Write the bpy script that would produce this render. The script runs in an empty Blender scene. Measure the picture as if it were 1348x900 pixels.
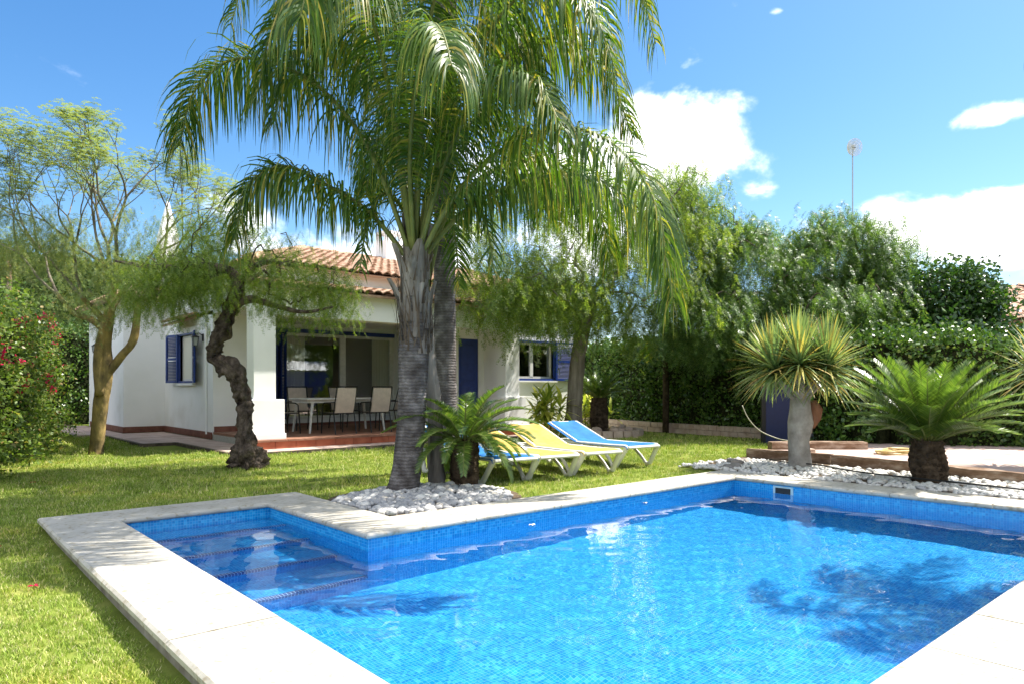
import bpy, math, random
import numpy as np
from mathutils import Vector, Matrix, noise as mnoise
PI = math.pi
R = math.radians
random.seed(7)
RNG = np.random.default_rng(7)
scene = bpy.context.scene
COL = scene.collection

# ------------------------------------------------------------------ camera, sky, sun, exposure
YAW = 48.8
CS, SN = math.cos(R(YAW)), math.sin(R(YAW))
EYE = 1.12
cam_d = bpy.data.cameras.new('camera')
cam = bpy.data.objects.new('camera', cam_d)
COL.objects.link(cam)
cam.location = (0, 0, EYE)
cam.rotation_euler = (PI/2, 0, -(PI/2 - R(YAW)))
cam_d.sensor_width = 36.0
cam_d.lens = 36.0 * 918 / 1348
cam_d.shift_y = (510 - 450) / 1348
cam_d.clip_start = 0.05
cam_d.clip_end = 3000
scene.camera = cam

SUN_EL = R(57)
SUN_AZ = (0.953, -0.303)                 # horizontal direction towards the sun
sun_d = bpy.data.lights.new('sun', 'SUN')
sun_d.energy = 5.0
sun_d.angle = R(0.5)
sun_d.color = (1.0, 0.95, 0.87)
sun = bpy.data.objects.new('sun', sun_d)
COL.objects.link(sun)
sv = Vector((SUN_AZ[0]*math.cos(SUN_EL), SUN_AZ[1]*math.cos(SUN_EL), math.sin(SUN_EL)))
sun.rotation_euler = sv.to_track_quat('Z', 'Y').to_euler()
sun.location = (20, -10, 30)

scene.view_settings.view_transform = 'Standard'
scene.view_settings.look = 'None'
scene.view_settings.gamma = 1
scene.view_settings.use_curve_mapping = False
scene.view_settings.exposure = 1.27

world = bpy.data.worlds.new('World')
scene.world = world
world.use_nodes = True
def make_world():
    nt = world.node_tree
    nt.nodes.clear()
    N = nt.nodes.new
    L = nt.links.new
    out = N('ShaderNodeOutputWorld')
    bg = N('ShaderNodeBackground')
    sky = N('ShaderNodeTexSky')
    sky.sky_type = 'NISHITA'
    sky.sun_disc = False
    sky.sun_elevation = SUN_EL
    sky.sun_rotation = math.atan2(SUN_AZ[0], SUN_AZ[1])
    sky.air_density = 1.0
    sky.dust_density = 0.6
    sky.ozone_density = 1.6
    tc = N('ShaderNodeTexCoord')
    def M(op, a, b=None, c=None, clamp=False):
        n = N('ShaderNodeMath'); n.operation = op; n.use_clamp = clamp
        for i, v in enumerate((a, b, c)):
            if v is None: continue
            if isinstance(v, (int, float)): n.inputs[i].default_value = v
            else: L(v, n.inputs[i])
        return n.outputs[0]
    sep = N('ShaderNodeSeparateXYZ'); L(tc.outputs['Generated'], sep.inputs[0])
    az = M('ARCTAN2', sep.outputs[0], sep.outputs[1])
    el = M('ARCSINE', sep.outputs[2])
    # cloud texture, stretched along the horizon
    mp = N('ShaderNodeMapping'); mp.inputs['Scale'].default_value = (1, 1, 1.7)
    L(tc.outputs['Generated'], mp.inputs[0])
    no = N('ShaderNodeTexNoise'); no.inputs['Scale'].default_value = 5.5; no.inputs['Detail'].default_value = 9
    no.inputs['Roughness'].default_value = 0.56; no.inputs['Distortion'].default_value = 0.25
    L(mp.outputs[0], no.inputs['Vector'])
    # banks of cloud: (azimuth, elevation, half width, half height, weight), radians in the world frame
    def AZ(px): return PI/2 - R(YAW) + math.atan((px - 674)/918)
    def EL(px, py): return math.atan((510 - py)/918 * math.cos(math.atan((px-674)/918)))
    blobs = [(880, 178, .105, .065, 1.25), (800, 240, .10, .09, 1.15), (470, 320, .17, .055, .85), (720, 300, .2, .05, .6),
             (1235, 298, .12, .04, 1.0), (1345, 272, .12, .03, .95), (1180, 330, .06, .03, .7), (1330, 325, .10, .03, .7), (1330, 150, .055, .018, .75), (1024, 16, .014, .007, .62),
             (225, 150, .03, .02, .12), (60, 350, .14, .022, .5), (20, 300, .06, .012, .4), (330, 130, .06, .02, .3), (620, 180, .12, .1, .4), (1230, 160, .05, .02, .15)]
    acc = None
    for px, py, w, h, k in blobs:
        a = M('DIVIDE', M('SUBTRACT', az, AZ(px)), w)
        e = M('DIVIDE', M('SUBTRACT', el, EL(px, py)), h)
        r2 = M('ADD', M('MULTIPLY', a, a), M('MULTIPLY', e, e))
        g = M('MULTIPLY', M('EXPONENT', M('MULTIPLY', r2, -0.7)), k)
        acc = g if acc is None else M('MAXIMUM', acc, g)
    # added cloud field outside the view, spread wide to raise the fill light
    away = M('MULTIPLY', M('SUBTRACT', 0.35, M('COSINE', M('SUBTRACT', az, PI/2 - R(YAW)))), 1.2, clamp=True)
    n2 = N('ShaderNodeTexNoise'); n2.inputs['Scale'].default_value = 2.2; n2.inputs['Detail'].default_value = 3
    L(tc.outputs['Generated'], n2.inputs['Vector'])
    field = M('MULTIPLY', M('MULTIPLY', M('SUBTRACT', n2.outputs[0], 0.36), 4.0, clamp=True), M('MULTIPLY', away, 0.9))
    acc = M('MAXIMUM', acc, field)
    val = M('ADD', acc, M('MULTIPLY', M('SUBTRACT', no.outputs[0], 0.5), 2.35))
    mr = N('ShaderNodeMapRange'); mr.interpolation_type = 'SMOOTHSTEP'
    mr.inputs['From Min'].default_value = 0.38; mr.inputs['From Max'].default_value = 0.74
    L(val, mr.inputs['Value'])
    # light haze near the horizon
    mx = N('ShaderNodeMix'); mx.data_type = 'RGBA'
    L(mr.outputs[0], mx.inputs[0])
    hs = N('ShaderNodeHueSaturation'); hs.inputs['Saturation'].default_value = 1.32; hs.inputs['Value'].default_value = 0.90
    L(sky.outputs[0], hs.inputs['Color'])
    L(hs.outputs[0], mx.inputs[6])
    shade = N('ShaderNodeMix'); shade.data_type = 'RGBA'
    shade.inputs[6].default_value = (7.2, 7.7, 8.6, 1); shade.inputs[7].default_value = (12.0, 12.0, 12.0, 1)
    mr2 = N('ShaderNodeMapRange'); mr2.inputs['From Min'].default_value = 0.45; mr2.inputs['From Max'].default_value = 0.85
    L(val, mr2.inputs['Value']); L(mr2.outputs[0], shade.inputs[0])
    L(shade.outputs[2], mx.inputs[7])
    L(mx.outputs[2], bg.inputs['Color'])
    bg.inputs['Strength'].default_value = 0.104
    L(bg.outputs[0], out.inputs['Surface'])
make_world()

def CW(right, depth, z=0.0):             # metres right / metres ahead of the viewpoint -> garden coordinates
    return Vector((right*SN + depth*CS, -right*CS + depth*SN, z))

# ------------------------------------------------------------------ mesh helpers
class MB:
    def __init__(s): s.v = []; s.f = []
    def add(s, vs, fs):
        b = len(s.v)
        s.v.extend([tuple(v) for v in vs]); s.f.extend([tuple(i + b for i in f) for f in fs])
    def box(s, a, b, bev=0.0):
        x0, y0, z0 = a; x1, y1, z1 = b
        if bev <= 0:
            s.add([(x0,y0,z0),(x1,y0,z0),(x1,y1,z0),(x0,y1,z0),(x0,y0,z1),(x1,y0,z1),(x1,y1,z1),(x0,y1,z1)],
                  [(0,3,2,1),(4,5,6,7),(0,1,5,4),(1,2,6,5),(2,3,7,6),(3,0,4,7)])
            return
        c = bev
        vs = []
        for z, q in ((z0, c), (z0 + c, 0), (z1 - c, 0), (z1, c)):
            vs += [(x0+q,y0+q,z),(x1-q,y0+q,z),(x1-q,y1-q,z),(x0+q,y1-q,z)]
        # chamfer the four vertical edges by doubling them
        vs = []
        for z, q in ((z0, c), (z0 + c, 0), (z1 - c, 0), (z1, c)):
            r = c
            vs += [(x0+q+r,y0+q,z),(x1-q-r,y0+q,z),(x1-q,y0+q+r,z),(x1-q,y1-q-r,z),(x1-q-r,y1-q,z),(x0+q+r,y1-q,z),(x0+q,y1-q-r,z),(x0+q,y0+q+r,z)]
        fs = [tuple(range(7, -1, -1)), tuple(range(24, 32))]
        for k in range(3):
            for i in range(8):
                j = (i + 1) % 8
                fs.append((k*8+i, k*8+j, k*8+8+j, k*8+8+i))
        s.add(vs, fs)
    def obox(s, c, size, rz=0, rx=0, ry=0):      # oriented box
        m = Matrix.Translation(c) @ Matrix.Rotation(rz, 4, 'Z') @ Matrix.Rotation(ry, 4, 'Y') @ Matrix.Rotation(rx, 4, 'X')
        hx, hy, hz = size[0]/2, size[1]/2, size[2]/2
        vs = [m @ Vector((sx*hx, sy*hy, sz*hz)) for sz in (-1, 1) for sx, sy in ((-1,-1),(1,-1),(1,1),(-1,1))]
        s.add(vs, [(0,3,2,1),(4,5,6,7),(0,1,5,4),(1,2,6,5),(2,3,7,6),(3,0,4,7)])
    def tube(s, pts, rad, n=8, cap=True, rough=0.0, flat=1.0):
        pts = [Vector(p) for p in pts]
        if not hasattr(rad, '__len__'): rad = [rad]*len(pts)
        prev = None; rings = []
        for i, p in enumerate(pts):
            t = (pts[min(i+1, len(pts)-1)] - pts[max(i-1, 0)])
            if t.length < 1e-9: t = Vector((0,0,1))
            t.normalize()
            if prev is None:
                u = t.orthogonal().normalized()
            else:
                u = prev - t * prev.dot(t)
                u = u.normalized() if u.length > 1e-6 else t.orthogonal().normalized()
            prev = u; w = t.cross(u)
            ring = []
            for k in range(n):
                a = 2*PI*k/n
                r = rad[i]
                if rough: r *= 1 + rough*(mnoise.noise(Vector((p.x*3+math.cos(a)*2, p.y*3+math.sin(a)*2, p.z*3)))*1.3 + (mnoise.noise(Vector((p.x*9+math.cos(a)*3.2, p.y*9+math.sin(a)*3.2, p.z*13)))*1.3 if rough > .3 else 0))
                ring.append(p + u*(math.cos(a)*r) + w*(math.sin(a)*r*flat))
            rings.append(ring)
        vs = [v for r in rings for v in r]; fs = []
        for i in range(len(pts)-1):
            for k in range(n):
                j = (k+1) % n
                fs.append((i*n+k, i*n+j, i*n+n+j, i*n+n+k))
        if cap: fs += [tuple(range(n-1, -1, -1)), tuple(range((len(pts)-1)*n, len(pts)*n))]
        s.add(vs, fs)
    def build(s, name, mat, parent=None, smooth=False, uv=False, loc=None):
        me = bpy.data.meshes.new(name)
        me.from_pydata(s.v, [], s.f)
        me.validate()
        if uv: box_uv(me)
        if smooth: me.polygons.foreach_set('use_smooth', [True]*len(me.polygons))
        return link(name, me, mat, parent)

def box_uv(me):
    nl = len(me.loops)
    co = np.empty(len(me.vertices)*3); me.vertices.foreach_get('co', co); co = co.reshape(-1, 3)
    li = np.empty(nl, dtype=np.int64); me.loops.foreach_get('vertex_index', li)
    nf = len(me.polygons)
    no = np.empty(nf*3); me.polygons.foreach_get('normal', no); no = np.abs(no.reshape(-1, 3))
    tot = np.empty(nf, dtype=np.int64); me.polygons.foreach_get('loop_total', tot)
    ax = np.repeat(np.argmax(no, axis=1), tot)
    c = co[li]
    u = np.where(ax == 0, c[:, 1], c[:, 0]); v = np.where(ax == 2, c[:, 1], c[:, 2])
    lay = me.uv_layers.new(name='uv')
    lay.data.foreach_set('uv', np.stack([u, v], 1).ravel())

def link(name, me, mat, parent=None):
    if mat is not None: me.materials.append(mat)
    o = bpy.data.objects.new(name, me)
    COL.objects.link(o)
    if parent is not None:
        o.parent = parent
    return o

def npmesh(name, V, F, mat, parent=None, smooth=False):
    V = np.asarray(V, dtype=np.float32); F = np.asarray(F, dtype=np.int32)
    me = bpy.data.meshes.new(name)
    me.vertices.add(len(V)); me.vertices.foreach_set('co', V.ravel())
    k = F.shape[1]
    me.loops.add(F.size); me.loops.foreach_set('vertex_index', F.ravel())
    me.polygons.add(len(F))
    me.polygons.foreach_set('loop_start', np.arange(0, F.size, k, dtype=np.int32))
    me.polygons.foreach_set('loop_total', np.full(len(F), k, dtype=np.int32))
    if smooth: me.polygons.foreach_set('use_smooth', np.ones(len(F), dtype=bool))
    me.update(calc_edges=True)
    return link(name, me, mat, parent)

def tag(o, label=None, cat=None, group=None, kind=None):
    if label: o['label'] = label
    if cat: o['category'] = cat
    if group: o['group'] = group
    if kind: o['kind'] = kind
    return o

def thing(name, label, cat, loc=(0,0,0), rz=0, group=None):
    o = bpy.data.objects.new(name, None)
    COL.objects.link(o)
    o.location = loc; o.rotation_euler = (0, 0, rz)
    o.empty_display_size = 0.1
    return tag(o, label, cat, group)

def rebase(o, loc):
    """shift a thing whose parts were built in world coordinates so that its origin sits at loc"""
    o.location = loc
    for ch in o.children:
        ch.location = Vector(ch.location) - Vector(loc)

def dup(root, loc, rz=None, label=None, scale=None):
    r = root.copy(); COL.objects.link(r); r.location = loc
    if rz is not None: r.rotation_euler = (0, 0, rz)
    if scale is not None: r.scale = (scale,)*3
    if label: r['label'] = label
    for ch in list(root.children):
        c = ch.copy(); COL.objects.link(c); c.parent = r
        for g in ch.children:
            d = g.copy(); COL.objects.link(d); d.parent = c
    return r

# ------------------------------------------------------------------ materials
def mat_new(name):
    m = bpy.data.materials.new(name); m.use_nodes = True
    nt = m.node_tree
    bs = nt.nodes['Principled BSDF']
    return m, nt, bs

def ramp(nt, stops):
    n = nt.nodes.new('ShaderNodeValToRGB')
    el = n.color_ramp.elements
    while len(el) > 1: el.remove(el[-1])
    el[0].position = stops[0][0]; el[0].color = (*stops[0][1], 1)
    for p, c in stops[1:]:
        e = el.new(p); e.color = (*c, 1)
    return n

def coords(nt, kind='Object', scale=(1,1,1)):
    tc = nt.nodes.new('ShaderNodeTexCoord'); mp = nt.nodes.new('ShaderNodeMapping')
    mp.inputs['Scale'].default_value = scale
    nt.links.new(tc.outputs[kind], mp.inputs[0])
    return mp.outputs[0]

def noisy(name, stops, scale=3, detail=6, rough=0.8, bump=0.2, bscale=None, bdist=0.01, spec=0.3, metal=0, stretch=(1,1,1), two=None, coat=0):
    m, nt, bs = mat_new(name)
    v = coords(nt, 'Object', stretch)
    n = nt.nodes.new('ShaderNodeTexNoise'); n.inputs['Scale'].default_value = scale; n.inputs['Detail'].default_value = detail
    n.inputs['Roughness'].default_value = 0.6
    nt.links.new(v, n.inputs['Vector'])
    r = ramp(nt, stops); nt.links.new(n.outputs[0], r.inputs[0])
    colr = r.outputs[0]
    if two:                                   # second, larger pattern of stains multiplied on top
        n2 = nt.nodes.new('ShaderNodeTexNoise'); n2.inputs['Scale'].default_value = two[0]; n2.inputs['Detail'].default_value = 8
        nt.links.new(v, n2.inputs['Vector'])
        r2 = ramp(nt, two[1]); nt.links.new(n2.outputs[0], r2.inputs[0])
        mx = nt.nodes.new('ShaderNodeMix'); mx.data_type = 'RGBA'; mx.blend_type = 'MULTIPLY'; mx.inputs[0].default_value = 1
        nt.links.new(colr, mx.inputs[6]); nt.links.new(r2.outputs[0], mx.inputs[7]); colr = mx.outputs[2]
    nt.links.new(colr, bs.inputs['Base Color'])
    bs.inputs['Roughness'].default_value = rough
    bs.inputs['Specular IOR Level'].default_value = spec
    bs.inputs['Metallic'].default_value = metal
    if bump:
        b = nt.nodes.new('ShaderNodeBump'); b.inputs['Strength'].default_value = bump; b.inputs['Distance'].default_value = bdist
        nb = nt.nodes.new('ShaderNodeTexNoise'); nb.inputs['Scale'].default_value = bscale or scale*6; nb.inputs['Detail'].default_value = 5
        nt.links.new(v, nb.inputs['Vector'])
        nt.links.new(nb.outputs[0], b.inputs['Height']); nt.links.new(b.outputs[0], bs.inputs['Normal'])
    return m

def leafmat(name, stops, trans=0.35, rough=0.45, spec=0.4, big=None, tint=(1.5, 1.6, 0.7)):
    m, nt, bs = mat_new(name)
    g = nt.nodes.new('ShaderNodeNewGeometry')
    r = ramp(nt, stops); nt.links.new(g.outputs['Random Per Island'], r.inputs[0])
    colr = r.outputs[0]
    if big:
        v = coords(nt, 'Object')
        n = nt.nodes.new('ShaderNodeTexNoise'); n.inputs['Scale'].default_value = big[0]; n.inputs['Detail'].default_value = 3
        nt.links.new(v, n.inputs['Vector'])
        r2 = ramp(nt, big[1]); nt.links.new(n.outputs[0], r2.inputs[0])
        mx = nt.nodes.new('ShaderNodeMix'); mx.data_type = 'RGBA'; mx.blend_type = 'MULTIPLY'; mx.inputs[0].default_value = 1
        nt.links.new(colr, mx.inputs[6]); nt.links.new(r2.outputs[0], mx.inputs[7]); colr = mx.outputs[2]
    nt.links.new(colr, bs.inputs['Base Color'])
    bs.inputs['Roughness'].default_value = rough
    bs.inputs['Specular IOR Level'].default_value = spec
    tr = nt.nodes.new('ShaderNodeBsdfTranslucent')
    tm = nt.nodes.new('ShaderNodeMix'); tm.data_type = 'RGBA'; tm.blend_type = 'MULTIPLY'; tm.inputs[0].default_value = 1
    nt.links.new(colr, tm.inputs[6]); tm.inputs[7].default_value = (*tint, 1)
    nt.links.new(tm.outputs[2], tr.inputs['Color'])
    ms = nt.nodes.new('ShaderNodeMixShader'); ms.inputs[0].default_value = trans
    out = nt.nodes['Material Output']
    nt.links.new(bs.outputs[0], ms.inputs[1]); nt.links.new(tr.outputs[0], ms.inputs[2])
    nt.links.new(ms.outputs[0], out.inputs['Surface'])
    return m

def plain(name, c, rough=0.5, spec=0.5, metal=0, bump=0):
    d = [max(0, x*0.9) for x in c]; e = [min(1, x*1.08) for x in c]
    return noisy(name, [(0.35, d), (0.65, e)], scale=9, rough=rough, spec=spec, metal=metal, bump=bump, bscale=60, bdist=0.002)

def tile_mat(name, size, stops, grout, gw=0.1, rough=0.15, wob=0.0, spec=0.5, big=None):
    """square mosaic in metres on the uv map, one random colour per tile"""
    m, nt, bs = mat_new(name)
    uv = nt.nodes.new('ShaderNodeUVMap'); uv.uv_map = 'uv'
    def VM(op, a, b=None):
        n = nt.nodes.new('ShaderNodeVectorMath'); n.operation = op
        nt.links.new(a, n.inputs[0])
        if b is not None:
            if isinstance(b, tuple): n.inputs[1].default_value = b
            else: nt.links.new(b, n.inputs[1])
        return n.outputs[0]
    sc = VM('DIVIDE', uv.outputs[0], (size, size, 1))
    fl = VM('FLOOR', sc)
    fr = VM('FRACTION', sc)
    wn = nt.nodes.new('ShaderNodeTexWhiteNoise'); wn.noise_dimensions = '2D'
    nt.links.new(fl, wn.inputs['Vector'])
    r = ramp(nt, stops); nt.links.new(wn.outputs['Value'], r.inputs[0])
    colr = r.outputs[0]
    sx = nt.nodes.new('ShaderNodeSeparateXYZ'); nt.links.new(fr, sx.inputs[0])
    def MM(op, a, b):
        n = nt.nodes.new('ShaderNodeMath'); n.operation = op
        for i, q in enumerate((a, b)):
            if isinstance(q, (int, float)): n.inputs[i].default_value = q
            else: nt.links.new(q, n.inputs[i])
        return n.outputs[0]
    g = MM('MAXIMUM', MM('LESS_THAN', sx.outputs[0], gw), MM('LESS_THAN', sx.outputs[1], gw))
    mx = nt.nodes.new('ShaderNodeMix'); mx.data_type = 'RGBA'
    nt.links.new(g, mx.inputs[0]); nt.links.new(colr, mx.inputs[6]); mx.inputs[7].default_value = (*grout, 1)
    nt.links.new(mx.outputs[2], bs.inputs['Base Color'])
    rr = MM('MULTIPLY_ADD', g, 0.5); nt.nodes[-1].inputs[2].default_value = rough
    nt.links.new(rr, bs.inputs['Roughness'])
    bs.inputs['Specular IOR Level'].default_value = spec
    return m
# ------------------------------------------------------------------ pool
M_mosaic = tile_mat('pool mosaic', 0.025, [(0, (0.002, 0.21, 0.54)), (0.4, (0.006, 0.27, 0.61)), (0.8, (0.016, 0.33, 0.67)), (1, (0.05, 0.42, 0.74))], (0.10, 0.41, 0.70), gw=0.10)
M_navy = tile_mat('navy mosaic', 0.025, [(0, (0.006, 0.02, 0.15)), (1, (0.015, 0.05, 0.28))], (0.4, 0.6, 0.75), gw=0.16)
M_coping = noisy('coping stone', [(0.3, (0.36, 0.33, 0.265)), (0.5, (0.46, 0.43, 0.36)), (0.75, (0.53, 0.50, 0.44))], scale=3.5, detail=10, rough=0.75, bump=0.35, bscale=70, bdist=0.004, spec=0.2,
                 two=(22, [(0.0, (0.35, 0.3, 0.22)), (0.34, (0.72, 0.67, 0.58)), (0.44, (0.96, 0.95, 0.93)), (0.5, (1, 1, 1))]))
M_mortar = noisy('mortar', [(0.3, (0.35, 0.33, 0.29)), (0.7, (0.5, 0.48, 0.43))], scale=20, rough=0.9)
M_kerbside = noisy('pool outer wall', [(0.3, (0.16, 0.13, 0.09)), (0.7, (0.36, 0.32, 0.25))], scale=6, rough=0.95, bump=0.4)

PX0, PX1, PY0, PY1 = 1.38, 7.95, 1.08, 4.80       # main basin
SX0, SX1, SY1 = 1.38, 2.72, 6.72                  # stair bay, from PY1 to SY1
WATER = -0.145
FLOOR = -1.12
TOPT = -0.045

def build_pool():
    b = MB()
    def q(*v): b.add(v, [(0, 1, 2, 3)])
    t, f = TOPT, FLOOR
    q((PX0,PY0,f),(PX1,PY0,f),(PX1,PY1,f),(PX0,PY1,f))
    q((PX0,PY1,t),(PX0,PY0,t),(PX0,PY0,f),(PX0,PY1,f))
    q((PX0,PY0,t),(PX1,PY0,t),(PX1,PY0,f),(PX0,PY0,f))
    q((PX1,PY0,t),(PX1,PY1,t),(PX1,PY1,f),(PX1,PY0,f))
    # wall behind the loungers with rounded tile corner to the stair bay
    q((PX1,PY1,t),(SX1,PY1,t),(SX1,PY1,f),(PX1,PY1,f))
    q((SX1,PY1,t),(SX1,SY1,t),(SX1,SY1,f),(SX1,PY1,f))
    q((SX1,SY1,t),(SX0,SY1,t),(SX0,SY1,f),(SX1,SY1,f))
    q((SX0,SY1,t),(SX0,PY1,t),(SX0,PY1,f),(SX0,SY1,f))
    # steps
    e = 0.002
    ys = STEP_Y; zs = STEP_Z
    yb = SY1
    for i, (y, z) in enumerate(zip(ys, zs)):
        q((SX0+e, y, z), (SX1-e, y, z), (SX1-e, yb, z), (SX0+e, yb, z))
        zb = zs[i+1] if i+1 < len(zs) else f
        q((SX0+e, y, zb), (SX1-e, y, zb), (SX1-e, y, z), (SX0+e, y, z))
        yb = y
    o = b.build('pool_basin', M_mosaic, uv=True)
    tag(o, 'blue mosaic tiled swimming pool basin with entry steps', 'swimming pool', kind='structure')
    for y, z in zip(ys, zs):
        n = MB(); n.box((SX0+0.004, y-0.004, z-0.046), (SX1-0.004, y+0.046, z+0.004))
        n.build('step_edge', M_navy, o, uv=True)
    return o

STEP_Y = [6.33, 5.82, 5.31, 4.797]
STEP_Z = [-0.24, -0.44, -0.64, -0.86]
pool = build_pool()

# coping: bullnosed slabs around the basin
def coping():
    b = MB()
    mb = MB()
    W_, T = 0.50, 0.05
    def prof(n=7):          # (distance out from the water edge, z), nosing towards the pool
        P = []
        for k in range(n+1):
            a = PI/2 + PI*k/n       # from the top of the nosing round to its underside
            P.append((math.cos(a)*T/2 + T/2 - 0.03, math.sin(a)*T/2 - T/2))
        return P
    P = prof()
    def slab(p0, p1, out, W=W_, m0=0.0, m1=0.0, wz=0.0):
        # p0,p1: inner edge ends; out: outward unit vector; m0,m1: how far the ends run on along the edge per metre out
        p0 = Vector(p0); p1 = Vector(p1); out = Vector(out); d = (p1 - p0).normalized()
        ring = list(P) + [(W - 0.012, -T), (W, -T + 0.012), (W, -0.014), (W - 0.016, 0)]
        n = len(ring)
        vs = []
        for p, m, sg in ((p0, m0, -1), (p1, m1, 1)):
            for (o_, z) in ring:
                r = p + out*o_ + d*(sg*m*o_)
                vs.append((r.x, r.y, z + wz))
        fs = [tuple(range(n)), tuple(range(2*n-1, n-1, -1))]
        for i in range(n):
            j = (i+1) % n
            fs.append((i, i+n, j+n, j))
        b.add(vs, fs)
    def run(p0, p1, out, m0, m1, pitch, W=W_):
        p0 = Vector(p0); p1 = Vector(p1); L_ = (p1-p0).length; d = (p1-p0)/L_
        k = max(1, round(L_/pitch)); g = 0.004
        for i in range(k):
            a = p0 + d*(L_*i/k + (g if i else 0)); c = p0 + d*(L_*(i+1)/k - (g if i < k-1 else 0))
            slab(a, c, out, W, m0 if i == 0 else 0, m1 if i == k-1 else 0, wz=random.uniform(-.0015, .0015))
    run((PX0, PY0), (PX0, SY1), (-1, 0), 1, 1, 1.15)
    run((SX0, SY1), (SX1, SY1), (0, 1), 1, 1, 1.2)
    run((SX1, SY1), (SX1, PY1), (1, 0), 1, -1, 1.0)
    run((SX1, PY1), (PX1, PY1), (0, 1), -1, 1, 1.1)
    run((PX1, PY1), (PX1, PY0), (1, 0), 1, 1, 1.05)
    run((PX1, PY0), (PX0, PY0), (0, -1), 1, 1, 0.66, 0.62)
    o = b.build('pool_coping', M_coping, smooth=False)
    tag(o, 'pale stone coping slabs running round the pool edge', 'coping', kind='structure')
    # mortar bed in the joints and the rendered outer wall below the overhang
    m = MB(); z0, z1 = -0.4, -0.052
    i = 0.035
    def ring(x0, y0, x1, y1, w=0.42):
        pass
    m.box((PX0-0.46, PY0-0.5, z0), (PX0-0.005, SY1+0.44, z1))
    m.box((PX0, SY1+0.005, z0), (SX1+0.44, SY1+0.44, z1-0.001))
    m.box((SX1+0.005, PY1+0.44, z0), (SX1+0.445, SY1, z1-0.002))
    m.box((SX1+0.006, PY1+0.005, z0), (PX1+0.44, PY1+0.439, z1-0.003))
    m.box((PX1+0.005, PY0-0.5, z0), (PX1+0.445, PY1, z1-0.004))
    m.box((PX0, PY0-0.5, z0), (PX1, PY0-0.005, z1-0.005))
    m.build('pool_wall', M_kerbside, o)
coping()

def build_water():
    st = 0.022
    xs = np.arange(PX0, PX1+1e-6, (PX1-PX0)/round((PX1-PX0)/st)); nx = len(xs)
    h1 = np.arange(PY0, PY1-1e-6, (PY1-PY0)/round((PY1-PY0)/st)); h2 = np.linspace(PY1, SY1, round((SY1-PY1)/st))
    ys = np.concatenate([h1, h2]); ny = len(ys)
    X, Y = np.meshgrid(xs, ys)
    rg = np.random.default_rng(3)
    Z = np.zeros_like(X)
    for k in range(80):
        lam = 0.10*(0.6/0.10)**rg.uniform(0, 1); a = rg.uniform(0, 2*PI); ph = rg.uniform(0, 2*PI)
        kx, ky = math.cos(a)*2*PI/lam, math.sin(a)*2*PI/lam
        Z += WAMP * lam * np.sin(kx*X + ky*Y + ph + 1.3*np.sin(X*1.7 + k) + 1.1*np.sin(Y*1.3 - k))
    V = np.stack([X, Y, Z + WATER], -1).reshape(-1, 3)
    I = np.arange(nx*ny).reshape(ny, nx)
    F = np.stack([I[:-1,:-1], I[:-1,1:], I[1:,1:], I[1:,:-1]], -1).reshape(-1, 4)
    xm = (X[:-1,:-1].ravel() + st/2); ym = Y[:-1,:-1].ravel() + st/2
    keep = (ym < PY1) | (xm < SX1)
    F = F[keep]
    m, nt, bs = mat_new('pool water')
    bs.inputs['Base Color'].default_value = (1, 1, 1, 1)
    bs.inputs['Transmission Weight'].default_value = 1
    bs.inputs['Roughness'].default_value = 0
    bs.inputs['IOR'].default_value = 1.333
    o = npmesh('pool_water', V, F, m, smooth=True)
    tag(o, 'clear rippled blue water filling the pool', 'water', kind='structure')
    return o, m
WAMP = 0.00030
water, M_water = build_water()
# the sun reaches the tiles through the real refracting surface
sun_d.cycles.is_caustics_light = True
water.cycles.is_caustics_caster = True
for _o in [pool] + list(pool.children): _o.cycles.is_caustics_receiver = True
scene.cycles.use_denoising = True
scene.cycles.max_bounces = 10
scene.cycles.transparent_max_bounces = 8
scene.cycles.sample_clamp_indirect = 6

# skimmer mouth, return inlet
sk = MB()
sk.box((PX1-0.012, 4.02, -0.18), (PX1+0.02, 4.27, -0.06))
o = sk.build('skimmer_frame', plain('skimmer plastic', (0.45, 0.6, 0.62), 0.4), pool)
sk = MB(); sk.box((PX1-0.016, 4.05, -0.165), (PX1-0.0, 4.24, -0.08))
sk.build('skimmer_mouth', plain('skimmer dark', (0.02, 0.02, 0.02), 0.6), o)

# ------------------------------------------------------------------ ground
def lawn_z(x, y):
    t = np.clip((1.6 - x)/0.8, 0, 1) * np.clip((8.5 - y)/2.0, 0, 1)
    return -0.05 - 0.085*t*t*(3-2*t) + 0.012*np.sin(x*1.3)*np.sin(y*0.9+1)

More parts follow.
